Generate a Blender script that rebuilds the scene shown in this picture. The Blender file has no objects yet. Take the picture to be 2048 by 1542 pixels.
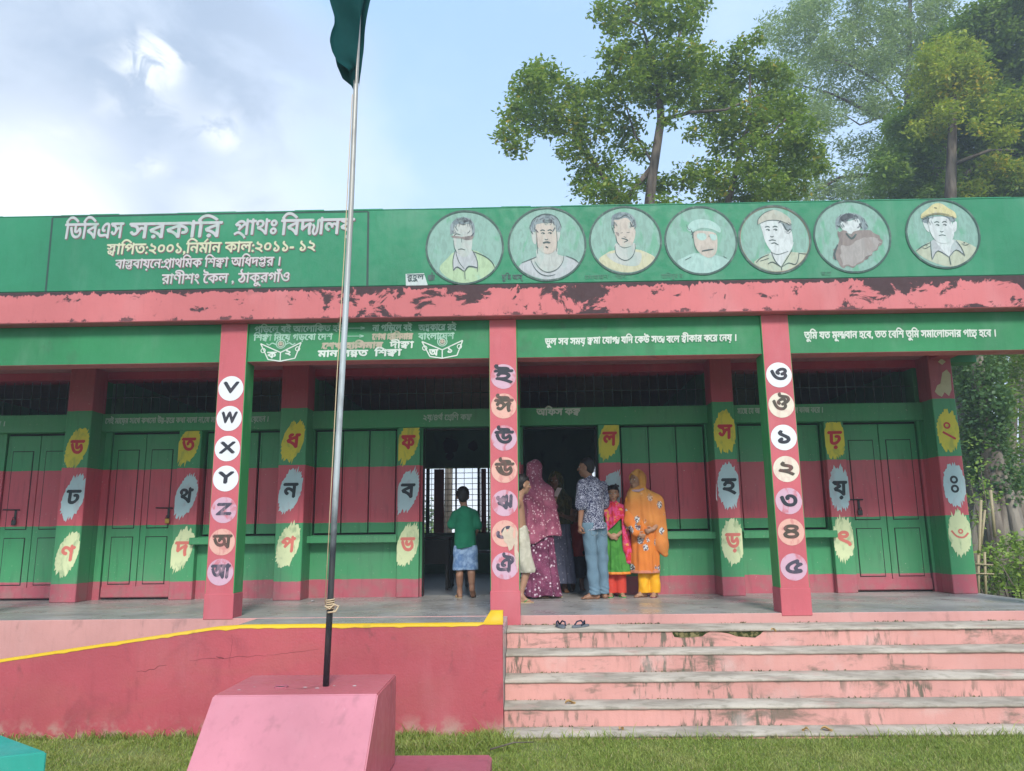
import bpy, bmesh, math, random
import numpy as np
from mathutils import Vector, Matrix, geometry
import openvdb as vdb
random.seed(7); rng = np.random.default_rng(7)
SC = bpy.context.scene
COL = SC.collection
R = math.radians

# ---------------------------------------------------------------- camera
cam = bpy.data.cameras.new('camera')
cam.sensor_fit = 'HORIZONTAL'; cam.sensor_width = 36.0
cam.lens = 36.0 * 1540.0 / 2048.0
cam.clip_start = 0.05; cam.clip_end = 1200
cam_o = bpy.data.objects.new('camera', cam); COL.objects.link(cam_o)
cam_o.matrix_world = Matrix(((0.99972712, 0.01495619, 0.01794446, 0.0),
                             (0.02041290, -0.18582371, -0.98237104, 0.0),
                             (-0.01135803, 0.98246927, -0.18607830, 1.62),
                             (0, 0, 0, 1))).copy()
# columns above are right, up, back of the camera in world axes
_r = Vector((0.99972712, 0.02041290, -0.01135803)); _r.normalize()
_f = Vector((0.01495619, -0.18582371, 0.98246927)); _f.normalize()
_u = Vector((0.01794446, -0.98237104, -0.18607830)); _u.normalize()
# world X = (.9997,.0150,.0179), world Y = (.0204,-.1858,-.9824), world Z = (-.0114,.9825,-.1861) in camera axes
Mw = Matrix(((0.99972712, 0.01495619, 0.01794446), (0.02041290, -0.18582371, -0.98237104), (-0.01135803, 0.98246927, -0.18607830)))
cam_o.matrix_world = Matrix.Translation((0, 0, 1.62)) @ Mw.to_4x4()
SC.camera = cam_o

def ray(x, y):
    return Mw @ Vector((x - 1024.0, -(y - 771.0), -1540.0))
def at(x, y, Y):
    d = ray(x, y); t = Y / d.y
    return Vector((d.x * t, Y, 1.62 + d.z * t))

# ---------------------------------------------------------------- world, sun, exposure
world = bpy.data.worlds.new('World'); SC.world = world; world.use_nodes = True
wn = world.node_tree.nodes; wl = world.node_tree.links; wn.clear()
def wN(t, **kw):
    n = wn.new(t)
    for k, v in kw.items(): setattr(n, k, v)
    return n
out = wN('ShaderNodeOutputWorld'); bg = wN('ShaderNodeBackground'); bg.inputs[1].default_value = 0.115
wl.new(bg.outputs[0], out.inputs[0])
SUN_EL, SUN_AZ = 38.0, 172.0      # azimuth clockwise from +Y : behind the camera, to its left
sky = wN('ShaderNodeTexSky', sky_type='NISHITA'); sky.sun_disc = False
sky.sun_elevation = R(SUN_EL); sky.sun_rotation = R(SUN_AZ); sky.air_density = 1.2; sky.dust_density = 2.0; sky.ozone_density = 1.5
tc = wN('ShaderNodeTexCoord')
def vmath(op, a, b=None, s=None):
    n = wN('ShaderNodeVectorMath', operation=op)
    wl.new(a, n.inputs[0])
    if b is not None:
        if hasattr(b, 'links'): wl.new(b, n.inputs[1])
        else: n.inputs[1].default_value = b
    return n
def m(op, a, b=None, c=None, clamp=False):
    n = wN('ShaderNodeMath', operation=op); n.use_clamp = clamp
    for i, v in enumerate((a, b, c)):
        if v is None: continue
        if hasattr(v, 'links'): wl.new(v, n.inputs[i])
        else: n.inputs[i].default_value = v
    return n.outputs[0]
def mix(f, a, b):
    n = wN('ShaderNodeMix', data_type='RGBA')
    if hasattr(f, 'links'): wl.new(f, n.inputs[0])
    else: n.inputs[0].default_value = f
    for i, v in ((6, a), (7, b)):
        if hasattr(v, 'links'): wl.new(v, n.inputs[i])
        else: n.inputs[i].default_value = v
    return n.outputs[2]
def sstep(v, a, b):
    n = wN('ShaderNodeMapRange', interpolation_type='SMOOTHSTEP'); wl.new(v, n.inputs[0])
    n.inputs[1].default_value = a; n.inputs[2].default_value = b; n.inputs[3].default_value = 0; n.inputs[4].default_value = 1
    return n.outputs[0]
D = vmath('NORMALIZE', tc.outputs['Generated']).outputs[0]
sep = wN('ShaderNodeSeparateXYZ'); wl.new(D, sep.inputs[0])
def wnoise(scale, detail, dist=0.0, stretch=(1, 1, 1), rough=0.55):
    mp = wN('ShaderNodeMapping'); mp.inputs['Scale'].default_value = stretch; wl.new(D, mp.inputs[0])
    n = wN('ShaderNodeTexNoise'); n.inputs['Scale'].default_value = scale; n.inputs['Detail'].default_value = detail
    n.inputs['Distortion'].default_value = dist; n.inputs['Roughness'].default_value = rough; wl.new(mp.outputs[0], n.inputs[0])
    return n.outputs[0]
n_big = wnoise(3.0, 6, 0.3, (1, 1, 1.8)); n_med = wnoise(7.0, 8, 0.4, (1, 1, 1.6)); n_puff = wnoise(22.0, 9, 0.9, (1, 1, 1.3), .62)
def blob(x, y, r0, r1, warp=0.25):
    d = ray(x, y).normalized()
    dt = vmath('DISTANCE', D, tuple(d)).outputs['Value']
    dt = m('ADD', dt, m('MULTIPLY', m('SUBTRACT', n_med, 0.5), warp))
    return m('SUBTRACT', 1.0, sstep(dt, r0, r1))
# pale blue haze that whitens to the horizon, thin veil of cloud everywhere
hz = sstep(sep.outputs[2], 0.62, 0.02)
base = mix(m('MULTIPLY', hz, 0.93), mix(0.7, sky.outputs[0], (2.45, 3.75, 5.8, 1)), (4.3, 5.2, 6.1, 1))
base = mix(sstep(sep.outputs[2], 0.16, 0.0), base, (6.8, 7.0, 7.3, 1))
veil = m('MULTIPLY', sstep(n_big, 0.42, 0.72), 0.35)
base = mix(veil, base, (4.4, 5.1, 6.0, 1))
# the large grey cloud bank on the left and others like it round the sky
w1 = blob(150, 430, 0.10, 0.42, 0.25)
base = mix(m('MULTIPLY', w1, 0.95), base, (5.6, 5.8, 6.1, 1))
g1 = m('SUBTRACT', 1.0, m('MULTIPLY', m('SUBTRACT', 1.0, blob(60, 130, 0.10, 0.40, 0.30)), m('SUBTRACT', 1.0, blob(250, 280, 0.02, 0.20, 0.22))))
g2 = m('MULTIPLY', sstep(n_big, 0.58, 0.72), sstep(sep.outputs[1], 0.4, -0.3))
bank = m('MAXIMUM', g1, m('MULTIPLY', g2, 0.6))
greycol = mix(sstep(n_med, 0.36, 0.66), (1.85, 2.40, 3.25, 1), (3.0, 3.5, 4.25, 1))
base = mix(m('MULTIPLY', bank, 0.90), base, greycol)
w2 = m('MULTIPLY', blob(60, 440, 0.03, 0.17, 0.20), .85)
base = mix(w2, base, (5.8, 6.0, 6.3, 1))
for (x, y, r, k) in ((308, 112, 0.040, .95), (322, 150, .034, .85), (255, 170, .05, .40), (438, 268, 0.038, .8), (455, 285, .03, .7), (310, 335, 0.040, .6), (270, 335, .035, .5), (350, 225, .045, .35), (65, 385, .05, .7)):
    pf = m('MULTIPLY', m('MULTIPLY', blob(x, y, 0.0, r, 0.10), sstep(n_puff, 0.40, 0.60)), k)
    base = mix(pf, base, (5.2, 5.45, 5.75, 1))
wl.new(base, bg.inputs[0])

sun = bpy.data.lights.new('sun', 'SUN'); sun.energy = 2.0; sun.angle = R(13); sun.color = (1.0, 0.96, 0.9)
sun_o = bpy.data.objects.new('sun', sun); COL.objects.link(sun_o)
_az, _el = R(SUN_AZ), R(SUN_EL)
_sd = Vector((math.sin(_az) * math.cos(_el), math.cos(_az) * math.cos(_el), math.sin(_el)))
sun_o.rotation_euler = _sd.to_track_quat('Z', 'Y').to_euler()
sun_o.location = _sd * 60
SC.view_settings.view_transform = 'Standard'; SC.view_settings.look = 'None'
SC.view_settings.exposure = 1.06; SC.view_settings.gamma = 1.0; SC.view_settings.use_curve_mapping = False

# ================================================================ helpers
def set_props(o, label=None, cat=None, group=None, kind=None):
    if label: o['label'] = label
    if cat: o['category'] = cat
    if group: o['group'] = group
    if kind: o['kind'] = kind
    return o
def empty(name, loc, label, cat, group=None):
    o = bpy.data.objects.new(name, None); o.empty_display_size = .1; COL.objects.link(o); o.location = loc
    return set_props(o, label, cat, group)
def link(name, me, mat=None, parent=None, loc=None):
    """link a mesh given in world coordinates; under a parent it keeps its place"""
    o = bpy.data.objects.new(name, me); COL.objects.link(o)
    if mat is not None and len(me.materials) == 0:
        for mm in (mat if isinstance(mat, (list, tuple)) else [mat]): me.materials.append(mm)
    if parent is not None:
        o.parent = parent
        p = parent; off = Vector((0, 0, 0))
        while p is not None:
            off += p.location; p = p.parent
        o.location = -off
    if loc is not None: o.location = loc
    return o
def np_mesh(name, V, F, smooth=False, mi=None):
    """V (n,3), F (m,k) with one k"""
    me = bpy.data.meshes.new(name); V = np.asarray(V, np.float32); F = np.asarray(F, np.int32)
    me.vertices.add(len(V)); me.vertices.foreach_set('co', V.ravel())
    k = F.shape[1]; me.loops.add(F.size); me.loops.foreach_set('vertex_index', F.ravel())
    me.polygons.add(len(F)); me.polygons.foreach_set('loop_start', np.arange(0, F.size, k, dtype=np.int32))
    try: me.polygons.foreach_set('loop_total', np.full(len(F), k, np.int32))
    except Exception: pass
    if mi is not None: me.polygons.foreach_set('material_index', np.asarray(mi, np.int32))
    me.update(calc_edges=True)
    if smooth: me.polygons.foreach_set('use_smooth', np.ones(len(F), bool))
    me.validate()
    return me
def box_bm(bm, x0, x1, y0, y1, z0, z1, bev=0.0, seg=1):
    r = bmesh.ops.create_cube(bm, size=1.0)
    for v in r['verts']:
        v.co = Vector((x0 + (v.co.x + .5) * (x1 - x0), y0 + (v.co.y + .5) * (y1 - y0), z0 + (v.co.z + .5) * (z1 - z0)))
    if bev > 0:
        es = set(e for v in r['verts'] for e in v.link_edges)
        bmesh.ops.bevel(bm, geom=list(es), offset=bev, segments=seg, affect='EDGES', profile=.5)
def bm_mesh(bm, name, smooth=False):
    me = bpy.data.meshes.new(name); bm.to_mesh(me); bm.free()
    if smooth:
        for p in me.polygons: p.use_smooth = True
    return me
def box(name, x0, x1, y0, y1, z0, z1, mat, parent=None, bev=0.004, face_mats=None):
    bm = bmesh.new(); box_bm(bm, x0, x1, y0, y1, z0, z1, bev)
    me = bm_mesh(bm, name)
    if face_mats:    # list of (test(normal) -> bool, index)
        mats = mat
        for mm in mats: me.materials.append(mm)
        for p in me.polygons:
            for t, i in face_mats:
                if t(p.normal): p.material_index = i
        return link(name, me, None, parent)
    return link(name, me, mat, parent)
def prism_bm(bm, pts, y0, y1):
    """pts in (x,z), extruded along y"""
    a = [bm.verts.new((x, y0, z)) for x, z in pts]; b = [bm.verts.new((x, y1, z)) for x, z in pts]
    n = len(pts); bm.faces.new(a); bm.faces.new(b[::-1])
    for i in range(n): bm.faces.new((a[i], b[i], b[(i + 1) % n], a[(i + 1) % n]))
    bmesh.ops.recalc_face_normals(bm, faces=bm.faces)
def tube_mesh(name, pts, rads, n=10, smooth=True, cap=True):
    pts = [Vector(p) for p in pts]; V = []; F = []
    if not hasattr(rads, '__len__'): rads = [rads] * len(pts)
    ref = Vector((0, 0, 1)); prev = None
    for i, p in enumerate(pts):
        t = (pts[min(i + 1, len(pts) - 1)] - pts[max(i - 1, 0)]).normalized()
        if prev is None:
            a = t.cross(ref)
            if a.length < .2: a = t.cross(Vector((1, 0, 0)))
            a.normalize()
        else:
            a = prev - t * prev.dot(t); a.normalize()
        prev = a; b = t.cross(a)
        for k in range(n):
            an = 2 * math.pi * k / n
            V.append(p + (a * math.cos(an) + b * math.sin(an)) * rads[i])
    for i in range(len(pts) - 1):
        for k in range(n):
            F.append((i * n + k, i * n + (k + 1) % n, (i + 1) * n + (k + 1) % n, (i + 1) * n + k))
    me = bpy.data.meshes.new(name)
    faces = F + ([tuple(range(n))[::-1], tuple(range((len(pts) - 1) * n, len(pts) * n))] if cap else [])
    me.from_pydata([tuple(v) for v in V], [], faces); me.update()
    if smooth:
        for p in me.polygons: p.use_smooth = len(p.vertices) == 4
    return me

# ---------------------------------------------------------------- materials
class NT:
    def __init__(s, name):
        s.mat = bpy.data.materials.new(name); s.mat.use_nodes = True
        s.n = s.mat.node_tree.nodes; s.l = s.mat.node_tree.links
        s.p = s.n['Principled BSDF']; s.out = s.n['Material Output']
        s.geo = s.n.new('ShaderNodeNewGeometry'); s.pos = s.geo.outputs['Position']
    def put(s, v, sock):
        if hasattr(v, 'links'): s.l.new(v, sock)
        else: sock.default_value = v
    def noise(s, scale, detail=5, stretch=(1, 1, 1), dist=0.0, off=(0, 0, 0), rough=.55, src=None, col=False):
        mp = s.n.new('ShaderNodeMapping'); mp.inputs['Scale'].default_value = stretch; mp.inputs['Location'].default_value = off
        s.l.new(src or s.pos, mp.inputs[0])
        t = s.n.new('ShaderNodeTexNoise'); t.inputs['Scale'].default_value = scale; t.inputs['Detail'].default_value = detail
        t.inputs['Distortion'].default_value = dist; t.inputs['Roughness'].default_value = rough
        s.l.new(mp.outputs[0], t.inputs[0]); return t.outputs[1 if col else 0]
    def voro(s, scale, stretch=(1, 1, 1), feature='F1', out='Distance', src=None, rand=1.0):
        mp = s.n.new('ShaderNodeMapping'); mp.inputs['Scale'].default_value = stretch; s.l.new(src or s.pos, mp.inputs[0])
        t = s.n.new('ShaderNodeTexVoronoi'); t.feature = feature; t.inputs['Scale'].default_value = scale
        t.inputs['Randomness'].default_value = rand
        s.l.new(mp.outputs[0], t.inputs[0]); return t.outputs[out]
    def math(s, op, a, b=None, clamp=False):
        n = s.n.new('ShaderNodeMath'); n.operation = op; n.use_clamp = clamp
        s.put(a, n.inputs[0])
        if b is not None: s.put(b, n.inputs[1])
        return n.outputs[0]
    def step(s, v, a, b, lo=0.0, hi=1.0):
        n = s.n.new('ShaderNodeMapRange'); n.interpolation_type = 'SMOOTHSTEP'
        s.put(v, n.inputs[0]); n.inputs[1].default_value = a; n.inputs[2].default_value = b
        n.inputs[3].default_value = lo; n.inputs[4].default_value = hi; return n.outputs[0]
    def mix(s, f, a, b, blend='MIX'):
        n = s.n.new('ShaderNodeMix'); n.data_type = 'RGBA'; n.blend_type = blend
        s.put(f, n.inputs[0]); s.put(a, n.inputs[6]); s.put(b, n.inputs[7]); return n.outputs[2]
    def xyz(s, src=None):
        n = s.n.new('ShaderNodeSeparateXYZ'); s.l.new(src or s.pos, n.inputs[0]); return n.outputs
    def bump(s, h, strength=.3, dist=.01):
        n = s.n.new('ShaderNodeBump'); n.inputs['Strength'].default_value = strength; n.inputs['Distance'].default_value = dist
        s.l.new(h, n.inputs['Height']); s.l.new(n.outputs[0], s.p.inputs['Normal'])
    def fin(s, col, rough=.6, spec=.4):
        s.put(col, s.p.inputs['Base Color']); s.put(rough, s.p.inputs['Roughness'])
        s.p.inputs['Specular IOR Level'].default_value = spec
        return s.mat
def c4(c, k=1.0): return (c[0] * k, c[1] * k, c[2] * k, 1)
def vary(t, c, amt=.18, grime=.5, dark=(.05, .045, .04), dirt_th=.62):
    """painted plaster: broad fading, brushy streaks, fine speckle, grime"""
    a = t.mix(t.step(t.noise(.9, 4), .3, .7), c4(c, 1 - amt), c4(c, 1 + amt * .6))
    pale = (min(1, c[0] * .8 + .12), min(1, c[1] * .8 + .12), min(1, c[2] * .8 + .12), 1)
    a = t.mix(t.math('MULTIPLY', t.step(t.noise(2.2, 8, (1, 1, .35)), .5, .78), .35), a, pale)
    a = t.mix(t.math('MULTIPLY', t.step(t.noise(26, 6, (1, 1, .15)), .5, .75), .18), a, c4(c, .55))
    g = t.math('MULTIPLY', t.step(t.noise(5.5, 10, (1, 1, .6), .4, (3, 1, 2)), dirt_th, dirt_th + .12), grime)
    a = t.mix(g, a, c4(dark))
    sp = t.math('MULTIPLY', t.step(t.noise(60, 3, off=(5, 2, 1)), .68, .74), .5)
    a = t.mix(sp, a, pale)
    return a
def plaster(name, c, amt=.16, grime=.3, rough=.55, bump=.25, dirt_th=.58, spec=.35):
    t = NT(name); col = vary(t, c, amt, grime, dirt_th=dirt_th)
    h = t.math('ADD', t.math('MULTIPLY', t.noise(9, 6), .8), t.math('MULTIPLY', t.noise(90, 4), .25))
    t.bump(h, bump, .012)
    return t.fin(col, t.step(t.noise(12, 4), .3, .7, rough - .08, rough + .12), spec)
def flat(name, c, rough=.6, amt=.1, spec=.4, metal=0.0, scale=20):
    t = NT(name); col = t.mix(t.noise(scale, 5), c4(c, 1 - amt), c4(c, 1 + amt)); t.p.inputs['Metallic'].default_value = metal
    return t.fin(col, rough, spec)

GREEN = (.045, .27, .105); DKRED = (.52, .080, .105); MAROON = (.42, .085, .115); PINK = (.50, .105, .125)
def banded(name, top=None):
    t = NT(name); z = t.xyz()[2]; z = t.math('ADD', z, t.math('MULTIPLY', t.math('SUBTRACT', t.noise(7, 5), .5), .026))
    def th(v): return t.math('GREATER_THAN', z, v)
    col = t.mix(th(1.050), c4(MAROON), c4(GREEN)); col = t.mix(th(1.752), col, c4(DKRED)); col = t.mix(th(2.468), col, c4(GREEN))
    if top: col = t.mix(th(top), col, c4((.40, .06, .09)))
    col = t.mix(t.math('MULTIPLY', t.step(t.noise(1.1, 5), .35, .75), .22), col, (.20, .20, .17, 1))
    col = t.mix(t.math('MULTIPLY', t.step(t.noise(22, 6, (1, 1, .12)), .5, .75), .22), col, (.02, .02, .018, 1))
    low = t.step(z, 1.25, .84)
    col = t.mix(t.math('MULTIPLY', t.math('MULTIPLY', low, t.step(t.noise(7, 8), .4, .7)), .5), col, (.22, .19, .16, 1))
    col = t.mix(t.math('MULTIPLY', t.step(t.noise(48, 3, off=(2, 7, 1)), .70, .74), .6), col, (.55, .52, .45, 1))
    t.bump(t.math('ADD', t.math('MULTIPLY', t.noise(7, 6), .8), t.math('MULTIPLY', t.noise(80, 4), .2)), .22, .012)
    return t.fin(col, .5, .4)
M = {}
M['wall'] = banded('wall banded paint'); M['pilaster'] = banded('pilaster banded paint', 3.19)
M['green'] = plaster('green gloss paint', (.024, .20, .075), grime=.2)
M['parapet'] = plaster('parapet green paint', (.020, .195, .095), .14, .35, dirt_th=.68)
M['pink'] = plaster('column pink paint', PINK, .12, .25, dirt_th=.70)
M['dkred'] = plaster('beam dark red paint', (.42, .05, .09)); M['undpink'] = plaster('soffit pink paint', (.50, .13, .15))
M['maroon'] = plaster('maroon plinth paint', MAROON)
M['ceil'] = plaster('ceiling wash', (.42, .17, .19)); M['inner'] = plaster('room wall paint', (.20, .38, .28))
M['dark'] = flat('dark gap', (.012, .014, .012)); M['bar'] = flat('rusty grille steel', (.10, .11, .11), .6, .4, metal=.3)
M['roomfloor'] = flat('room floor', (.20, .22, .24), .35, .2)
# fascia: pink with black mildew
t = NT('fascia mildewed pink'); col = vary(t, (.52, .150, .155), .12, .25)
x, y, z = t.xyz()
zone = t.math('ADD', t.step(x, -2.6, -1.2), t.math('MULTIPLY', t.step(x, 1.4, .6), 1.0)); zone = t.math('MINIMUM', t.math('MULTIPLY', t.step(x, -2.7, -1.5), t.step(x, 1.5, .5)), 1.0)
zone2 = t.step(x, 3.1, 3.7)
zn = t.math('MAXIMUM', zone, zone2)
hgt = t.step(z, 3.80, 4.12)
n1 = t.noise(3.0, 12, (1, 1, 1.3), .5, (7, 3, 1.2), .66)
n2 = t.noise(14, 8, (1, 1, .22), .3, (1, 2, 3), .6)
v = t.math('ADD', n1, t.math('ADD', t.math('MULTIPLY', zn, .088), t.math('MULTIPLY', hgt, .085)))
blk = t.step(v, .625, .665)
edge = t.math('MULTIPLY', t.step(z, 4.02, 4.105), 1.0)
drip = t.step(t.math('ADD', n2, t.math('MULTIPLY', edge, .37)), .70, .74)
lowb = t.step(t.math('ADD', t.noise(6, 10, off=(9, 9, 4), rough=.7), t.math('MULTIPLY', t.step(z, 3.87, 3.78), .18)), .71, .76)
blk = t.math('MAXIMUM', blk, t.math('MAXIMUM', drip, t.math('MULTIPLY', lowb, .85)))
col = t.mix(t.math('MULTIPLY', blk, .93), col, t.mix(t.noise(20, 5), (.010, .011, .013, 1), (.040, .038, .042, 1)))
t.bump(t.math('ADD', t.math('MULTIPLY', t.noise(12, 6), .6), t.math('MULTIPLY', blk, -.4)), .35, .012)
M['fascia'] = t.fin(col, .7, .25)
# polished cement veranda floor
t = NT('cement floor'); n = t.noise(1.3, 8, (1, 1.2, 1), .3)
col = t.mix(t.step(n, .3, .7), (.25, .245, .235, 1), (.40, .39, .365, 1))
col = t.mix(t.math('MULTIPLY', t.step(t.noise(4, 9, (.8, 1.3, 1), .6), .5, .7), .45), col, (.20, .19, .17, 1))
col = t.mix(t.math('MULTIPLY', t.step(t.noise(9, 8, (.7, 1.6, 1), off=(3, 3, 3)), .54, .72), .4), col, (.48, .46, .42, 1))
col = t.mix(t.math('MULTIPLY', t.step(t.noise(38, 5), .62, .7), .45), col, (.10, .09, .08, 1))
t.bump(t.noise(40, 5), .08, .005); M['floor'] = t.fin(col, t.step(t.noise(3, 6), .35, .7, .25, .5), .5)
# step tread cement & riser paint
t = NT('worn tread cement'); col = t.mix(t.step(t.noise(2.2, 9, (1, 1.6, 1)), .32, .68), (.27, .235, .19, 1), (.46, .41, .335, 1))
col = t.mix(t.math('MULTIPLY', t.step(t.noise(7, 9, (1, 1.3, 1), .4), .50, .70), .6), col, (.17, .155, .115, 1))
col = t.mix(t.math('MULTIPLY', t.step(t.noise(4, 8, off=(5, 5, 5)), .56, .72), .35), col, (.46, .27, .23, 1))
col = t.mix(t.math('MULTIPLY', t.step(t.noise(60, 3), .64, .7), .5), col, (.10, .10, .06, 1))
t.bump(t.noise(50, 6), .4, .008); M['tread'] = t.fin(col, .85, .2)
t = NT('weathered pink riser'); col = vary(t, (.58, .29, .25), .14, .3)
a = t.noise(3.3, 10, (.5, 1, 1.6), .4, (4, 4, 1), .68)
col = t.mix(t.math('MULTIPLY', t.step(a, .53, .66), .80), col, (.12, .115, .085, 1))
b = t.noise(17, 8, (1, 1, .25), .2, (1, 4, 7), .65)
col = t.mix(t.math('MULTIPLY', t.math('MULTIPLY', t.step(b, .50, .62), t.step(t.noise(1.3, 3, off=(2, 2, 2)), .44, .56)), .9), col, (.10, .105, .075, 1))
col = t.mix(t.math('MULTIPLY', t.step(t.noise(2.3, 6, off=(8, 1, 1)), .55, .75), .5), col, (.55, .46, .42, 1))
t.bump(t.math('ADD', t.noise(11, 6), t.math('MULTIPLY', t.noise(70, 4), .3)), .35, .012); M['riser'] = t.fin(col, .8, .2)
# ramp wall
t = NT('ramp wall red paint'); col = vary(t, (.43, .078, .095), .16, .45)
col = t.mix(t.math('MULTIPLY', t.step(t.noise(2.6, 8, (.5, 1, 1.6), .5), .42, .7), .45), col, (.38, .10, .09, 1))
zz = t.xyz()[2]
col = t.mix(t.math('MULTIPLY', t.step(t.noise(3.4, 9, (.6, 1, .5), .6, (2, 9, 4)), .55, .70), .35), col, (.13, .03, .04, 1))
col = t.mix(t.math('MULTIPLY', t.step(zz, .30, .11), t.step(t.noise(9, 8), .4, .62)), col, (.42, .27, .22, 1))
t.bump(t.math('ADD', t.noise(5, 6), t.math('MULTIPLY', t.noise(60, 5), .35)), .4, .012); M['ramp'] = t.fin(col, .55, .4)
M['ramp_side'] = plaster('ramp pink side', (.52, .26, .23), .12, .3)
M['yellow'] = plaster('yellow kerb paint', (.66, .42, .012), .1, .25)
M['plinth_front'] = plaster('plinth pale pink', (.50, .19, .225), .16, .22, .45, .12)
M['plinth_top'] = plaster('plinth dark pink', (.50, .125, .14), .14, .3, .45, .15)
M['slab_pink'] = plaster('slab pink', (.38, .10, .13), .12, .3, .5)
M['teal'] = plaster('turquoise paint', (.025, .31, .24), .08, .05, .5, .1)

# ================================================================ flat painting helpers
def poly(name, pts, Y, mat, parent):
    """flat painted shape, pts in (x,z)"""
    vs = [Vector((p[0], Y, p[1])) for p in pts]
    tris = geometry.tessellate_polygon([vs])
    me = bpy.data.meshes.new(name)
    fs = []
    for a, b, c in tris:
        nrm = (vs[b] - vs[a]).cross(vs[c] - vs[a])
        fs.append((a, b, c) if nrm.y < 0 else (a, c, b))
    me.from_pydata([tuple(v) for v in vs], [], fs); me.update()
    return link(name, me, mat, parent)
def ribbon_geo(pts, w, Y, closed=False, taper=False, rnd=3):
    P = [Vector((p[0], p[1])) for p in pts]
    # smooth by Catmull-Rom
    if len(P) > 2:
        Q = []; n = len(P)
        rngi = range(n if closed else n - 1)
        for i in rngi:
            p0 = P[(i - 1) % n] if (closed or i > 0) else P[i]; p1 = P[i]; p2 = P[(i + 1) % n]
            p3 = P[(i + 2) % n] if (closed or i + 2 < n) else p2
            for k in range(rnd):
                u = k / rnd
                Q.append(.5 * ((2 * p1) + (p2 - p0) * u + (2 * p0 - 5 * p1 + 4 * p2 - p3) * u * u + (3 * p1 - p0 - 3 * p2 + p3) * u ** 3))
        if not closed: Q.append(P[-1])
        P = Q
    V = []; F = []; n = len(P)
    for i, p in enumerate(P):
        a = P[(i - 1) % n] if (closed or i > 0) else p; b = P[(i + 1) % n] if (closed or i + 1 < n) else p
        t = (b - a); t = t.normalized() if t.length > 1e-9 else Vector((1, 0)); nn = Vector((-t.y, t.x))
        ww = w * .5 * ((.45 + .55 * math.sin(math.pi * (i + .6) / (n + .2))) if taper else 1.0)
        V += [(p.x + nn.x * ww, Y, p.y + nn.y * ww), (p.x - nn.x * ww, Y, p.y - nn.y * ww)]
    for i in range(n if closed else n - 1):
        j = (i + 1) % n; F.append((2 * i, 2 * j, 2 * j + 1, 2 * i + 1))
    return V, F
def strokes(name, lst, Y, mat, parent, taper=False, closed=False):
    """lst of (pts, width); each stroke a hair in front of the last so that none coincide"""
    V = []; F = []
    for i, (pts, w) in enumerate(lst):
        v, f = ribbon_geo(pts, w, Y - i * .00012, closed, taper); o = len(V); V += v; F += [tuple(q + o for q in g) for g in f]
    me = bpy.data.meshes.new(name); me.from_pydata(V, [], F); me.update()
    return link(name, me, mat, parent)
def circle_pts(cx, cz, r, n=40, jit=0.0):
    return [(cx + r * (1 + random.uniform(-jit, jit)) * math.cos(2 * math.pi * k / n), cz + r * (1 + random.uniform(-jit, jit)) * math.sin(2 * math.pi * k / n)) for k in range(n)]

# ---- lettering from the built-in font outlines, triangulated by winding number
_fc = bpy.data.curves.new('lettering_source', 'FONT'); _fc.fill_mode = 'NONE'; _fc.resolution_u = 2; _fc.size = 1.0
_fo = bpy.data.objects.new('lettering_source', _fc); COL.objects.link(_fo)
_cache = {}
def outline(s):
    if s in _cache: return _cache[s]
    _fc.body = s
    dg = bpy.context.evaluated_depsgraph_get(); dg.update()
    me = bpy.data.meshes.new_from_object(_fo.evaluated_get(dg))
    v = [tuple(x.co[:2]) for x in me.vertices]; e = [tuple(x.vertices) for x in me.edges]
    bpy.data.meshes.remove(me)
    _cache[s] = (v, e); return _cache[s]
_bar = max(p[0] for p in outline('।')[0])
def advance(s):
    if not s: return 0
    v, _ = outline(s + '।'); return max(p[0] for p in v) - _bar
def fill(s):
    k = ('f', s)
    if k in _cache: return _cache[k]
    v, e = outline(s)
    if not v: _cache[k] = ([], []); return _cache[k]
    pts = [Vector(p) for p in v]
    # order edges along their contours: edges come as consecutive runs with the closing edge (last, first)
    r = geometry.delaunay_2d_cdt(pts, e, [], 0, 1e-6)
    V = np.array([p[:] for p in r[0]]); T = [f for f in r[2] if len(f) == 3]
    if len(T) == 0: _cache[k] = ([], []); return _cache[k]
    T = np.array(T); C = V[T].mean(1)
    # orient contour edges
    nxt = {}
    for a, b in e: nxt.setdefault(a, []).append(b); nxt.setdefault(b, []).append(a)
    seen = set(); E = []
    for st in range(len(v)):
        if st in seen or st not in nxt: continue
        loop = [st]; seen.add(st); cur = st + 1 if (st + 1) in nxt[st] else nxt[st][0]
        while cur not in seen:
            loop.append(cur); seen.add(cur); c2 = [q for q in nxt[cur] if q not in seen]
            if not c2: break
            cur = c2[0]
        for i in range(len(loop)): E.append((loop[i], loop[(i + 1) % len(loop)]))
    P = np.array(v); A = P[[a for a, b in E]]; B = P[[b for a, b in E]]
    wn_ = np.zeros(len(C))
    for i in range(len(A)):
        (ax, ay), (bx, by) = A[i], B[i]
        up = (ay <= C[:, 1]) & (by > C[:, 1]); dn = (ay > C[:, 1]) & (by <= C[:, 1])
        s_ = (bx - ax) * (C[:, 1] - ay) - (C[:, 0] - ax) * (by - ay)
        wn_ += np.where(up & (s_ > 0), 1, 0) - np.where(dn & (s_ < 0), 1, 0)
    T = T[np.abs(wn_) > 0]
    _cache[k] = (V, T); return _cache[k]
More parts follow.
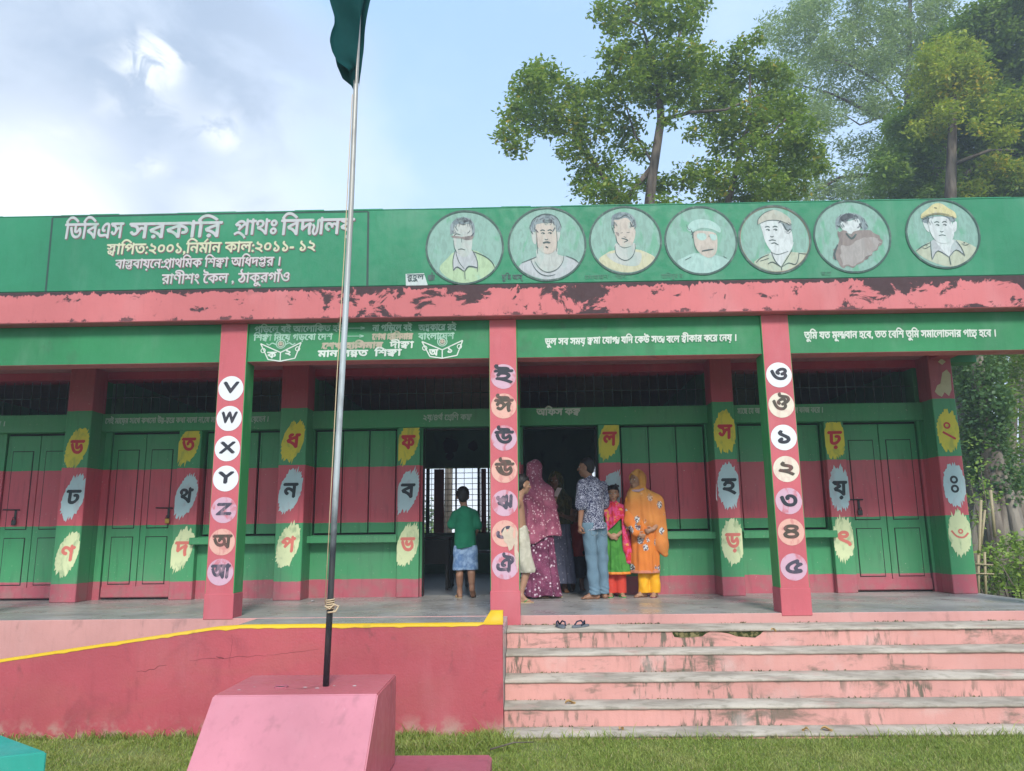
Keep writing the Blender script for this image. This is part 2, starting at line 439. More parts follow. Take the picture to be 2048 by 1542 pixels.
def layout(s):
    """returns list of (V2,T) pieces and total width; {a|b} stacks b under a, {a|r} ra-phala, {a|y} ya-phala, {a|R} reph"""
    out = []; x = 0.0; i = 0
    def put(V, T, sx, sy, dx, dy): out.append((np.array(V) * (sx, sy) + (dx, dy), T))
    def stroke2(pts, w, dx=0, dy=0):
        v, f = ribbon_geo(pts, w, 0, taper=False); V = np.array([(p[0] + dx, p[2] + dy) for p in v]); T = []
        for g in f: T += [(g[0], g[1], g[2]), (g[0], g[2], g[3])]
        out.append((V, np.array(T)))
    buf = ''
    def flush():
        nonlocal buf, x
        if buf:
            V, T = fill(buf)
            if len(V): put(V, T, 1, 1, x, 0)
            x += advance(buf); buf = ''
    while i < len(s):
        ch = s[i]
        if ch == '{':
            flush(); j = s.index('}', i); a, b = s[i + 1:j].split('|'); i = j + 1
            w = advance(a); V, T = fill(a)
            if b == 'r':
                put(V, T, 1, 1, x, 0); stroke2([(.02, .02), (.2, .10), (.42, -.02), (.52, -.14)], .07, x); x += w
            elif b == 'y':
                put(V, T, 1, 1, x, 0); x += w; stroke2([(.00, .40), (.07, .30), (.02, .12), (.11, -.01), (.21, .12), (.24, .60)], .055, x); x += .27
            elif b == 'R':
                put(V, T, 1, 1, x, 0); stroke2([(w * .55, .66), (w * .85, .86)], .07, x); x += w
            else:
                put(V, T, .92, .62, x, .24)
                V2, T2 = fill(b); put(V2, T2, .8, .50, x + .06, -.08); x += w
            continue
        buf += ch; i += 1
    flush(); return out, x
def lettering(name, s, x0, x1, zt, h, Y, mat, parent, bold=0.0, jit=0.0, extr=0.0, slope=0.0):
    """h: height from head line to base line; fitted between x0 and x1 (x1 None: natural width)"""
    P, w = layout(s); sy = h / .62; sx = sy if x1 is None else (x1 - x0) / w
    if x1 is None: x0 = x0 - w * sx / 2
    V = []; F = []; q = 0
    offs = [(0, 0)] if not bold else [(0, 0), (bold, 0), (-bold, 0), (0, bold), (0, -bold), (bold * .7, bold * .7), (-bold * .7, -bold * .7)]
    for (V2, T) in P:
        jz = random.uniform(-jit, jit) * h
        for (ox, oz) in offs:
            X = x0 + V2[:, 0] * sx + ox; Z = zt - h + V2[:, 1] * sy + oz + jz + slope * (V2[:, 0] * sx)
            X = X + (V2[:, 1] - .3) * sy * .06
            b = len(V); V += [(float(a), Y - q * .00008, float(c)) for a, c in zip(X, Z)]
            for t_ in T:
                a, c, d = (int(k) + b for k in t_)
                ax, az = V[c][0] - V[a][0], V[c][2] - V[a][2]; bx, bz = V[d][0] - V[a][0], V[d][2] - V[a][2]
                F.append((a, c, d) if ax * bz - az * bx > 0 else (a, d, c))
            q += 1
    me = bpy.data.meshes.new(name); me.from_pydata(V, [], F); me.update()
    return link(name, me, mat, parent)

# ================================================================ ground
GZ, FZ = 0.11, 0.826
t = NT('soil under grass'); col = t.mix(t.noise(3, 8), (.12, .15, .045, 1), (.20, .23, .08, 1)); M['soil'] = t.fin(col, .95, .1)
bm = bmesh.new(); box_bm(bm, -150, 150, -60, 200, GZ - 1.0, GZ)
set_props(link('ground', bm_mesh(bm, 'ground'), M['soil']), 'grassy school ground running away behind the building', kind='structure')

# ================================================================ the school building
S = empty('school_building', (0, 0, 0), 'single storey green and red school building with columned veranda and painted parapet', 'building')
CX = [-5.784, -3.006, -0.228, 2.550, 5.328]; CW = .142
YC0, YC1 = 7.66, 7.90
XL, XR = -8.6, 5.365
WY0, WY1 = 9.97, 10.20
ZT = 2.96                                    # head of doors and windows
# roof slab with its fascia, parapet
box('roof_slab', XL, 5.72, 7.535, 15.9, 3.768, 4.105, [M['fascia'], M['undpink']], S, .008, [(lambda n: n.z < -.7, 1)])
box('parapet', XL, 5.72, 7.55, 7.67, 4.105, 4.945, M['parapet'], S, .012)
bm = bmesh.new()
for i in range(46):      # uneven mortar along the parapet top
    a = XL + i * .31; box_bm(bm, a, a + .31, 7.551, 7.665, 4.94, 4.946 + random.uniform(.002, .014), .003)
o = link('parapet_capping', bm_mesh(bm, 'parapet_capping'), M['parapet'], S); o['kind'] = 'stuff'
dl = flat('dark green line paint', (.020, .055, .045), .6)
strokes('sign_border', [([(-4.962, 4.925), (-4.953, 4.108)], .020), ([(-1.620, 4.925), (-1.612, 4.11)], .022), ([(-4.96, 4.93), (-3.3, 4.934), (-1.62, 4.925)], .014)], 7.548, dl, S)
# beams between the columns: green face, pink underside
for i in range(-1, 5):
    a = CX[i] + CW if i >= 0 else XL; b = CX[i + 1] - CW if i < 4 else 5.72
    box('beam', a, b, 7.685, 7.885, 3.362, 3.768, [M['green'], M['undpink'], M['dkred']], S, .004, [(lambda n: n.z < -.7, 1), (lambda n: n.y > .7, 2)])
box('beam', 5.10, 5.34, 7.93, 9.598, 3.69, 3.757, M['dkred'], S)
box('side_beam_stub', 5.372, 5.70, 9.62, 9.85, 3.655, 3.765, M['green'], S)
# columns
colmats = [M['pink'], banded('column side paint')]
t = NT('column side green'); z_ = t.xyz()[2]; cc = t.mix(t.math('GREATER_THAN', z_, 1.06), c4((.42, .07, .09)), c4((.035, .27, .075)))
cc = t.mix(t.math('MULTIPLY', t.step(t.noise(12, 6, (1, 1, .3)), .5, .75), .2), cc, (.4, .4, .35, 1)); M['colside'] = t.fin(cc, .5, .4)
columns = []
for i, cx in enumerate(CX):
    zb = .70 if i == 2 else FZ - .01
    if i >= 3: zb = .80
    c = box('column', cx - CW, cx + CW, YC0, YC1, zb, 3.768, [M['pink'], M['colside']], S, .006, [(lambda n: abs(n.x) > .7, 1), (lambda n: n.y > .7, 1)])
    c2 = box('column_base', cx - CW - .003, cx + CW + .003, YC0 - .004, YC1 + .003, zb, 1.055, M['pink'], c, .004)
    columns.append(c)
# floor slab
box('veranda_floor', XL, 5.42, 7.663, WY1, GZ - .4, FZ, [M['floor'], M['ramp_side'], M['ramp_side']], S, .006, [(lambda n: n.y < -.7, 1), (lambda n: abs(n.x) > .7, 2)])
box('room_floor', XL, XR, WY1 + .001, 15.5, GZ - .4, FZ, M['roomfloor'], S, 0)
box('ceiling', XL, XR, YC1 + .002, 15.48, 3.758, 3.7665, M['ceil'], S, 0)
# front wall : pieces between the openings
open_ = [(-6.85, -5.95, 'door'), (-5.45, -4.54, 'door'), (-4.22, -3.15, 'window'), (-2.77, -1.69, 'window'), (-1.35, -.36, 'open'),
         (-.05, .917, 'open'), (1.21, 2.31, 'window'), (2.73, 3.80, 'window'), (4.06, 5.04, 'door')]
open_ = [(-8.3, -7.2, 'window')] + open_
prev = XL
for a, b, k in open_:
    if a > prev: box('wall', prev, a, WY0, WY1, FZ, ZT, M['wall'], S, 0)
    if k == 'window': box('wall', a, b, WY0, WY1, FZ, 1.60, M['wall'], S, 0)
    prev = b
box('wall', prev, XR, WY0, WY1, FZ, ZT, M['wall'], S, 0)
box('lintel_band', XL, XR, 9.865, WY1, ZT, 3.19, M['wall'], S, .004)
piers = [-5.69, -2.93, -.22, 2.47, 5.22]
vents = [(XL, -5.79), (-5.62, -3.05), (-2.80, -.36), (-.07, 2.36), (2.66, 5.05)]
prev = XL
for a, b in vents:
    if a > prev: box('wall', prev, a, WY0, WY1, 3.19, 3.66, M['wall'], S, 0)
    prev = b
box('wall', prev, XR, WY0, WY1, 3.19, 3.66, M['wall'], S, 0)
box('wall_beam', XL, XR, WY0 - .06, WY1, 3.66, 3.757, M['dkred'], S, 0)
bar_me = tube_mesh('grille_bar', [(0, 0, 3.19), (0, 0, 3.66)], .006, 6)
hbar = {}
for a, b in vents:
    g = box('ventilator_frame', a, b, 10.05, 10.075, 3.185, 3.20, M['bar'], S, 0)
    n = int((b - a) / .118)
    for k in range(1, n):
        o = bpy.data.objects.new('grille_bar', bar_me); COL.objects.link(o); o.parent = g; o.location = (a + (b - a) * k / n, 10.06, 0)
        if not bar_me.materials: bar_me.materials.append(M['bar'])
    link('cross_bar', tube_mesh('cross_bar', [(a, 10.05, 3.435), (b, 10.05, 3.435)], .006, 6), M['bar'], g)
# rear, side and partition walls, with windows in the rear wall
box('side_wall', XL, XL + .2, WY1, 15.3, FZ, 3.757, M['inner'], S, 0); box('side_wall', XR - .2, XR, WY1, 15.3, FZ, 3.757, [M['inner'], M['green']], S, 0, [(lambda n: n.x > .7, 1)])
for px in (-5.7, -2.93, -.23, 2.47): box('partition_wall', px - .07, px + .07, WY1, 15.48, FZ, 3.757, M['inner'], S, 0)
rear = [(-8, -6.2), (-5.2, -3.6), (-2.09, -.45), (1.17, 1.75), (3.0, 4.6)]
prev = XL
for a, b in rear:
    box('rear_wall', prev, a, 15.5, 15.7, FZ, 3.757, M['inner'], S, 0); box('rear_wall', a, b, 15.5, 15.7, FZ, 1.59, M['inner'], S, 0); box('rear_wall', a, b, 15.5, 15.7, 2.89, 3.757, M['inner'], S, 0)
    prev = b
box('rear_wall', prev, XR, 15.5, 15.7, FZ, 3.757, M['inner'], S, 0)
for a, b in (rear[2], rear[3]):
    f = box('rear_window', a, b, 15.56, 15.60, 1.59, 1.61, M['bar'], S, 0)
    for k in range(1, 12): link('grille_bar', tube_mesh('grille_bar', [(a, 15.57, 1.59 + k * .109), (b, 15.57, 1.59 + k * .109)], .007, 6), M['bar'], f)
    n = max(2, int((b - a) / .16))
    for k in range(1, n): link('grille_bar', tube_mesh('grille_bar', [(a + (b - a) * k / n, 15.58, 1.59), (a + (b - a) * k / n, 15.58, 2.89)], .006 if k % 4 else .02, 6), M['bar'], f)
shm = flat('inner shutter red', (.50, .10, .11), .6)
for x0, x1, y0 in ((-1.99, -1.92, 15.2), (-1.86, -1.66, 15.42), (-.98, -.93, 15.2), (-.92, -.82, 15.42)):
    box('rear_shutter', x0, x1, y0, y0 + .03, 1.61, 2.86, shm if y0 > 15.3 else M['dark'], S, .004)
# faint pictures painted on the rear wall of the classroom
for x, z, r in ((-1.55, 3.34, .17), (-1.55, 3.12, .08), (-1.08, 3.33, .10)):
    poly('wall_picture', circle_pts(x, z, r, 9, .2), 15.495, flat('dim mural', (.05, .02, .03)), S)

# ---- shutters, doors and sills
gapm = M['dark']
def window(a, b, gap=.012, ajar=None):
    w = box('window_frame', a, b, WY0 + .10, WY0 + .13, 1.60, ZT, M['dark'], S, 0)
    n = 3; st = (b - a - .03) / n
    for k in range(n):
        x0 = a + .015 + k * st + gap / 2; x1 = x0 + st - gap
        sh = box('shutter', x0, x1, WY0 + .045, WY0 + .085, 1.625, ZT - .025, M['wall'], w, .004)
        # steel rim of the leaf
        for (p, q, r_, s_) in ((x0, x1, 1.625, 1.65), (x0, x1, ZT - .05, ZT - .025), (x0, x0 + .022, 1.65, ZT - .05), (x1 - .022, x1, 1.65, ZT - .05)):
            box('shutter_rim', p + .001, q - .001, WY0 + .037, WY0 + .0445, r_ + .001, s_ - .001, M['wall'], sh, .002)
    box('window_sill', a - .05, b + .04, 9.80, WY0 - .001, 1.50, 1.588, M['wall'], S, .006)
    return w
def door(a, b, lock=None):
    d = box('door_frame', a, b, WY0 + .06, WY0 + .10, FZ + .002, ZT - .001, M['dark'], S, 0)
    st = (b - a - .02) / 2
    for k in range(2):
        x0 = a + .01 + k * st; x1 = x0 + st - .008
        lf = box('door_leaf', x0, x1, WY0 + .025, WY0 + .055, FZ + .02, ZT - .03, M['wall'], d, .004)
        pw = (x1 - x0)
        for z0, z1 in ((1.02, 1.60), (1.72, 2.72)):
            bm = bmesh.new(); box_bm(bm, x0 + .085, x1 - .085, WY0 + .016, WY0 + .0245, z0, z1, .004)
            box('panel_groove', x0 + .075, x1 - .075, WY0 + .0235, WY0 + .0248, z0 - .010, z1 + .010, M['dark'], lf, 0)
            link('door_panel', bm_mesh(bm, 'door_panel'), M['wall'], lf)
    rail = box('door_bottom_rail', a + .012, b - .012, WY0 + .012, WY0 + .024, FZ + .03, FZ + .16, M['wall'], d, .003)
    if lock is not None:
        brass = flat('brass', (.45, .28, .06), .35, .2, metal=.8); iron = flat('iron bolt', (.05, .05, .05), .5, .3, metal=.5)
        link('bolt', tube_mesh('bolt', [(lock - .12, WY0 - .002, 1.97), (lock + .10, WY0 - .002, 1.965)], .008, 8), iron, d)
        box('hasp', lock + .03, lock + .06, WY0 + .004, WY0 + .012, 1.84, 1.97, iron, d, .002)
        pl = box('padlock', lock + .015, lock + .075, WY0 - .022, WY0 - .002, 1.77, 1.835, brass if -5 < lock < -4 else iron, d, .006)
        link('shackle', tube_mesh('shackle', [(lock + .025, WY0 - .012, 1.835), (lock + .03, WY0 - .012, 1.87), (lock + .06, WY0 - .012, 1.87), (lock + .065, WY0 - .012, 1.835)], .005, 6), iron, d)
window(-8.3, -7.2); door(-6.85, -5.95, -6.68); door(-5.45, -4.54, -4.68); window(-4.22, -3.15, .03); window(-2.77, -1.69, .016)
window(1.21, 2.31); window(2.73, 3.80); door(4.06, 5.04, 4.16)
for a, b in ((-1.35, -.36), (-.05, .917)):   # frames of the two open doors
    f = box('door_frame', a, a + .012, WY0 + .03, WY0 + .10, FZ, ZT, M['dark'], S, .003)
    box('frame_post', b - .03, b, WY0 + .03, WY0 + .10, FZ, ZT, M['dark'], f, .003); box('frame_head', a + .031, b - .031, WY0 + .03, WY0 + .10, ZT - .03, ZT - .001, M['dark'], f, .003)
# open leaves folded back inside the rooms
box('open_door_leaf', -1.88, -1.40, WY1 + .03, WY1 + .07, FZ + .02, ZT - .03, M['dkred'], S, .004)

# ---- pilasters: wide ones full height, narrow ones up to the lintel
wide = [(-5.860, -5.535), (-3.115, -2.775), (-.37, -.08), (2.33, 2.605), (5.075, 5.365)]
narrow = [(-4.515, -4.22), (-1.655, -1.375), (.918, 1.19), (3.806, 4.055)]
pil = {}
for i, (a, b) in enumerate(wide): pil['w%d' % i] = box('pilaster', a, b, 9.60, 9.864, FZ, 3.757, M['pilaster'], S, .008)
for i, (a, b) in enumerate(wide):
    box('pilaster_root', a + .001, b - .001, 9.8645, 9.969, FZ, ZT - .001, M['pilaster'], S, 0)
    box('pilaster_root', a + .001, b - .001, 9.8645, 9.909, 3.191, 3.756, M['pilaster'], S, 0)
for i, (a, b) in enumerate(narrow): pil['n%d' % i] = box('pilaster', a, b, 9.868, 9.969, FZ, ZT - .001, M['pilaster'], S, .006)

# ================================================================ painted discs and letters on the front columns
def paintm(name, c, wear=.35, under=(.48, .11, .13), sc=18):
    if name.startswith('portrait') and 'line' not in name: c = tuple(v * .66 for v in c); under = tuple(v * .70 for v in under); wear = min(.85, wear + .28)
    t = NT(name); a = t.mix(t.noise(8, 5), c4(c, .9), c4(c, 1.08))
    if name.startswith('portrait'): a = t.mix(t.math('MULTIPLY', t.step(t.noise(13, 6, (1.6, 1, .6), 1.2, (3, 3, 3)), .40, .64), .45), a, c4(tuple(v * .62 for v in c)))
    a = t.mix(t.math('MULTIPLY', t.step(t.noise(sc, 8, (1, 1, .5), .5), .5, .66), wear), a, c4(under)); return t.fin(a, .55, .35)
W_ = paintm('disc white', (.66, .68, .70), .08); WC = paintm('disc cream', (.66, .59, .48), .2); WP = paintm('disc washed lavender', (.54, .34, .42), .75, sc=14)
WE = paintm('disc washed peach', (.64, .36, .29), .5); LTR = paintm('black letter paint', (.022, .025, .035), .08, (.3, .2, .22)); LTG = paintm('greyed letter paint', (.06, .055, .08), .4, (.5, .3, .36))
LTB = paintm('brown letter paint', (.07, .055, .04), .15)
def discs(ci, xs, zs, chars, mats, lms, r=.128, hs=.135):
    for x, z, ch, dm, lm in zip(xs, zs, chars, mats, lms):
        poly('painted_disc', circle_pts(x, z, r, 44, .006), YC0 - .0025, dm, columns[ci])
        lat = ord(ch[0]) < 200
        V, w = layout(ch); h = (.105 if lat else .118)
        o = lettering('painted_letter', ch, x - .075 if lat else x - .088, x + .075 if lat else x + .088, z + h * .5 + (0 if lat else .005), h * (.9 if lat else 1), YC0 - .0045, lm, columns[ci], bold=.0085)
discs(1, [-3.006] * 7, [3.084, 2.775, 2.470, 2.170, 1.860, 1.549, 1.262], ['V', 'W', 'X', 'Y', 'Z', 'অ', 'আ'], [W_, W_, W_, W_, WP, WE, WP], [LTR, LTR, LTR, LTR, LTG, LTB, LTG])
discs(2, [-.226] * 7, [3.165, 2.862, 2.538, 2.219, 1.895, 1.600, 1.291], ['ই', 'ঈ', 'উ', 'ঊ', 'ঋ', 'এ', 'ঐ'], [WP, WE, WP, WE, WP, WE, WP], [LTR, LTB, LTR, LTB, LTG, LTG, LTG])
discs(3, [2.552] * 7, [3.138, 2.831, 2.505, 2.193, 1.881, 1.583, 1.252], ['ও', 'ঔ', '১', '২', '৩', '৪', '৫'], [W_, WC, W_, WC, WP, WE, WP], [LTR, LTB, LTR, LTB, LTR, LTB, LTG])
# flaked plaster low on the middle column
flake = flat('bare flaked plaster', (.52, .42, .32), .9, .25)
poly('flaked_patch', [(-.19 + .055 * math.cos(a) * random.uniform(.5, 1.5), 1.56 + .10 * math.sin(a) * random.uniform(.5, 1.3)) for a in np.linspace(0, 6.1, 15)], YC0 - .0060, flake, columns[2])
poly('flaked_patch', [(-.115 + .025 * math.cos(a) * random.uniform(.4, 1.2), 1.44 + .2 * math.sin(a) * random.uniform(.6, 1.3)) for a in np.linspace(0, 6.1, 19)], YC0 - .0062, flake, columns[2])

# ---- brushed patches with letters on the pilasters
UG = (.05, .2, .08)
BY = paintm('brushed yellow', (.62, .54, .05), .35, UG, 10); BB = paintm('brushed pale blue', (.44, .58, .60), .2, (.4, .15, .17), 10); BC = paintm('brushed cream', (.60, .66, .38), .45, UG, 10)
LR = paintm('red letter paint', (.50, .03, .04), .1); LR2 = paintm('faded red letter', (.62, .17, .13), .2); LK = paintm('dark letter paint', (.02, .03, .035), .08)
def brush_patch(x, z, Y, mat, par, rx=.135, rz=.265, tilt=.22):
    pts = []
    n = 64
    for k in range(n):
        a = 2 * math.pi * k / n; rr = 1.0 + (random.uniform(-.09, .05) if k % 2 else random.uniform(-.03, .11)) * (.4 + abs(math.sin(a)))
        px = rx * rr * math.cos(a); pz = rz * rr * math.sin(a)
        if abs(math.sin(a)) > .8: pz += .03 * random.uniform(-1, 1)
        pts.append((x + px + pz * tilt, z + pz))
    lo, hi = par['x0'] + .002, par['x1'] - .002
    poly('brush_patch', [(min(max(p, lo), hi), min(q, 2.95 if Y > 9.7 else 9)) for p, q in pts], Y, mat, par)
rows = [('w0', 9.60, (-5.685, -5.672, -5.680), (2.724, 2.098, 1.408), 'ডঢণ'), ('n0', 9.868, (-4.385, -4.375, -4.380), (2.768, 2.112, 1.448), 'তথদ'),
        ('w1', 9.60, (-2.942, -2.947, -2.950), (2.769, 2.150, 1.486), 'ধনপ'), ('n1', 9.868, (-1.530, -1.525, -1.519), (2.762, 2.141, 1.466), 'ফবভ'),
        ('n2', 9.868, (1.064, 1.066, 1.06), (2.771, 2.089, 1.45), 'লশষ'), ('w3', 9.60, (2.474, 2.480, 2.486), (2.807, 2.138, 1.474), ('স', 'হ', 'ড়')),
        ('n3', 9.868, (3.932, 3.940, 3.930), (2.738, 2.104, 1.485), ('ঢ়', 'য়', 'ৎ')), ('w4', 9.60, (5.230, 5.228, 5.226), (2.781, 2.116, 1.539), ('ং', 'ঃ', 'ঁ'))]
for k, (a, b) in [('w%d' % i, w) for i, w in enumerate(wide)] + [('n%d' % i, w) for i, w in enumerate(narrow)]:
    pil[k]['x0'] = a; pil[k]['x1'] = b
for key, Y, xs, zs, chs in rows:
    for i in range(3):
        brush_patch(xs[i], zs[i], Y - .003, (BY, BB, BC)[i], pil[key], rz=(.25, .27, .26)[i], tilt=(.22 if key not in ('w4', 'n3', 'w3') else .02))
        ch = chs[i]; lm = (LR, LK, LR2)[i]; x, z = xs[i], zs[i]
        if ch == 'ং': strokes('painted_letter', [(circle_pts(x - .01, z + .07, .032, 10), .022)], Y - .005, lm, pil[key], closed=True); strokes('painted_letter', [([(x - .07, z - .01), (x + .08, z - .10)], .026)], Y - .0052, lm, pil[key])
        elif ch == 'ঃ':
            for dz in (.065, -.045): strokes('painted_letter', [(circle_pts(x, z + dz, .036, 12), .026)], Y - .005, lm, pil[key], closed=True)
        elif ch == 'ঁ':
            strokes('painted_letter', [([(x - .10, z + .03), (x - .04, z - .04), (x + .04, z - .05), (x + .10, z)], .022)], Y - .005, lm, pil[key]); strokes('painted_letter', [(circle_pts(x + .01, z + .02, .022, 10), .018)], Y - .0054, lm, pil[key], closed=True)
        else:
            lettering('painted_letter', ch, x - .082, x + .082, z + .085, .165, Y - .005, lm, pil[key], bold=.010)
for k in pil: 
    del pil[k]['x0']; del pil[k]['x1']
# peeled poster remains high on the end pilaster
pap = flat('peeled paper', (.50, .45, .30), .9, .2)
poly('peeled_paper', [(5.12, 3.28), (5.16, 3.36), (5.20, 3.38), (5.24, 3.52), (5.30, 3.56), (5.34, 3.50), (5.33, 3.30), (5.29, 3.22), (5.24, 3.27), (5.20, 3.21), (5.15, 3.24)], 9.596, pap, pil['w4'])
poly('peeled_paper', [(5.20, 3.66), (5.25, 3.70), (5.30, 3.66), (5.25, 3.62)], 9.596, pap, pil['w4'])
poly('paint_smear', [(2.315, 1.98), (2.325, 2.16), (2.33, 2.17), (2.325, 2.0), (2.329, 1.95)], 9.597, W_, pil['w3'])

# ================================================================ lettering on parapet, beams and lintel
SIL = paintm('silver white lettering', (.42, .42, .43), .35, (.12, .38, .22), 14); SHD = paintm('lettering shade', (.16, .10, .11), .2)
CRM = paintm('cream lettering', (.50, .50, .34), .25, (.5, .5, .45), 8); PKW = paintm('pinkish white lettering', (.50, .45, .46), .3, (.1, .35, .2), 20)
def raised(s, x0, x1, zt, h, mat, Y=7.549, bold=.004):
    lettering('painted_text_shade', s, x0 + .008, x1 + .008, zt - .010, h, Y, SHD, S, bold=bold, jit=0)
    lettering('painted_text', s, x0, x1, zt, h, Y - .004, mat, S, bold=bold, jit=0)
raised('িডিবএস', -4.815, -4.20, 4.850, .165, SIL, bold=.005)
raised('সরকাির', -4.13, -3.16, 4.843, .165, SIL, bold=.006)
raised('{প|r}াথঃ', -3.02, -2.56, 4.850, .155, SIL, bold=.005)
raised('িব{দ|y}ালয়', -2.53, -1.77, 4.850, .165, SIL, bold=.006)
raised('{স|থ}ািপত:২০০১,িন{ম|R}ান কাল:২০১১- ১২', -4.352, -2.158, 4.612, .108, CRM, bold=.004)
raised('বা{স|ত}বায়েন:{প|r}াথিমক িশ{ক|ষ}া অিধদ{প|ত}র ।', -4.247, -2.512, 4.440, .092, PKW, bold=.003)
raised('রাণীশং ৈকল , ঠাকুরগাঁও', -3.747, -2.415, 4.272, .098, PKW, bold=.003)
T1 = paintm('faded beam lettering', (.30, .48, .38), .4, (.05, .22, .1), 14); TW = paintm('white beam lettering', (.55, .60, .54), .15, (.1, .3, .15))
BR = paintm('brownish beam lettering', (.40, .34, .26), .4, (.08, .25, .12), 10); TB = paintm('pale lintel lettering', (.36, .46, .38), .35, (.05, .2, .1))
def txt(s, x0, x1, zt, h, mat, Y=7.682, bold=.0035, jit=.03, slope=0.0): return lettering('painted_text', s, x0, x1, zt, h, Y, mat, S, bold, jit, slope=slope)
txt('পিড়েল বই আেলািকত হই', -2.805, -1.893, 3.735, .062, T1); txt('না পিড়েল বই', -1.575, -1.17, 3.73, .062, T1); txt('অ{ন|ধ}কাের রই', -1.10, -.711, 3.728, .062, T1)
strokes('painted_arrow', [([(-1.87, 3.705), (-1.66, 3.703)], .007), ([(-1.70, 3.717), (-1.655, 3.703), (-1.70, 3.690)], .007)], 7.682, T1, S)
strokes('painted_arrow', [([(-1.87, 3.62), (-1.67, 3.618)], .007), ([(-1.71, 3.632), (-1.665, 3.618), (-1.71, 3.605)], .007)], 7.682, T1, S)
txt('িশ{ক|ষ}া িনেয় গড়েবা েদশ', -2.807, -1.989, 3.648, .060, T1); txt('বাংলােদশ', -1.10, -.732, 3.634, .062, T1)
txt('েশখ হািসনার', -1.575, -1.16, 3.636, .058, BR, bold=.006); txt('েশখ হািসনার', -2.09, -1.469, 3.548, .058, BR, bold=.007)
for _x0, _x1, _z in ((-1.56, -1.25, 3.605), (-2.08, -1.50, 3.52)):     # scratched over
    strokes('scratch_marks', [([(_x0 + (_x1 - _x0) * k / 16 + random.uniform(-.02, .02), _z - .03), (_x0 + (_x1 - _x0) * k / 16 + random.uniform(-.03, .03), _z + .03)], .006) for k in range(17)], 7.679, BR, S)['kind'] = 'stuff'
txt('দী{ক|ষ}া', -1.392, -1.149, 3.550, .064, TW); txt('মান স{ম|ম}ত  িশ{ক|ষ}া', -2.132, -1.275, 3.468, .062, TW, bold=.005)
txt('ভুল সব সময় {ক|ষ}মা েযা{গ|y} যিদ েকউ স{ত|y} বেল {স|ব}ীকার কের েনয় ।', .204, 2.160, 3.560, .066, TW, slope=.004)
txt('তুিম যত মূ{ল|y}বান হেব, তত েবিশ তুিম সমােলাচনার পা{ত|r} হেব ।', 2.848, 4.782, 3.585, .070, TW, slope=-.004)
LY = 9.862
txt('েসই মােয়র সােথ কখেনা উ{চ|চ}-{স|ব}ের কথা বেলা না,েয মা েতামার জন{ম|ম} িদেয়েছন ।', -5.50, -3.35, 3.126, .066, TB, LY)
txt('২য়/৪{থ|R} ে{শ|r}িণ ক{ক|ষ}', -1.341, -.70, 3.115, .068, TB, LY); txt('অিফস ক{ক|ষ}', .133, .704, 3.172, .080, TW, LY, .005)
txt('মােছ েয আয়না েস ভােলাবােস কাজ কের ।', 2.72, 3.815, 3.140, .068, TB, LY); txt('কথা মান েদয়া ।', -7.4, -6.82, 3.11, .060, TB, LY)
# children reading a book, painted twice on the beam
def book(cx, cz, w, h, l1, l2, braids):
    def P(u, v): return (cx + (u - .5) * w, cz + (v - .5) * h)
    lst = [([P(0, .92), P(.2, .10)], .012), ([P(0, .92), P(.5, .45)], .012), ([P(.5, .45), P(1, .95)], .012), ([P(1, .95), P(.86, .14)], .012), ([P(.2, .10), P(.5, .0)], .012), ([P(.5, .0), P(.86, .14)], .012), ([P(.5, .45), P(.5, .0)], .012)]
    strokes('painted_book', lst, 7.682, TW, S)
    for u, v in ((.07, .56), (.92, .62)): strokes('painted_hand', [(circle_pts(*P(u, v), .022, 9), .009)], 7.6805, TW, S, closed=True)
    strokes('painted_head', [(circle_pts(cx, cz + h * .40, .048, 12), .010), (circle_pts(cx, cz + h * .40, .030, 10), .006)], 7.6808, T1, S, closed=True)
    poly('painted_face', circle_pts(cx, cz + h * .38, .036, 14), 7.6815, BR, S)
    strokes('painted_smile', [([(cx - .02, cz + h * .35), (cx, cz + h * .29), (cx + .02, cz + h * .35)], .006), ([(cx - .018, cz + h * .44), (cx - .008, cz + h * .44)], .007), ([(cx + .008, cz + h * .44), (cx + .018, cz + h * .44)], .007)], 7.6802, LK, S)
    if braids:
        for sg in (-1, 1): strokes('painted_braid', [([(cx + sg * .05, cz + h * .36), (cx + sg * .09, cz + h * .44), (cx + sg * .12, cz + h * .34), (cx + sg * .15, cz + h * .42)], .012)], 7.6807, T1, S)
    lettering('painted_text', l1, cx - .135, cx - .045, cz - .005, .062, 7.682, TW, S, .004); lettering('painted_text', l2, cx + .045, cx + .11, cz + .015, .055, 7.682, TW, S, .004)
book(-2.522, 3.468, .42, .205, 'ক', '২', True); book(-.852, 3.468, .42, .195, 'অ', '১', False)

# ================================================================ round portraits on the parapet
DB = paintm('portrait ground turquoise', (.30, .52, .44), .45, (.12, .42, .25), 7); RING = paintm('portrait ring dark', (.06, .13, .11), .2, (.2, .3, .25)); RINGB = paintm('portrait ring brown', (.28, .20, .13), .2)
SKP = paintm('portrait pale skin', (.58, .62, .58), .25, (.40, .55, .50), 9); SKW = paintm('portrait white skin', (.74, .80, .80), .12, (.5, .65, .6), 9); SKR = paintm('portrait rosy skin', (.66, .58, .50), .25, (.45, .58, .52), 9)
HRG = paintm('portrait grey hair', (.30, .38, .40), .5, (.14, .20, .24), 16); HRD = paintm('portrait dark hair', (.10, .12, .14), .4, (.3, .4, .4), 16); LN = paintm('portrait line', (.05, .08, .08), .15, (.2, .3, .28))
LIME = paintm('portrait lime shirt', (.50, .68, .42), .6, (.35, .62, .48), 4); GRY = paintm('portrait grey shirt', (.56, .60, .62), .25, (.45, .58, .55), 8); YEL = paintm('portrait yellow shirt', (.68, .66, .44), .4, (.6, .6, .52), 5)
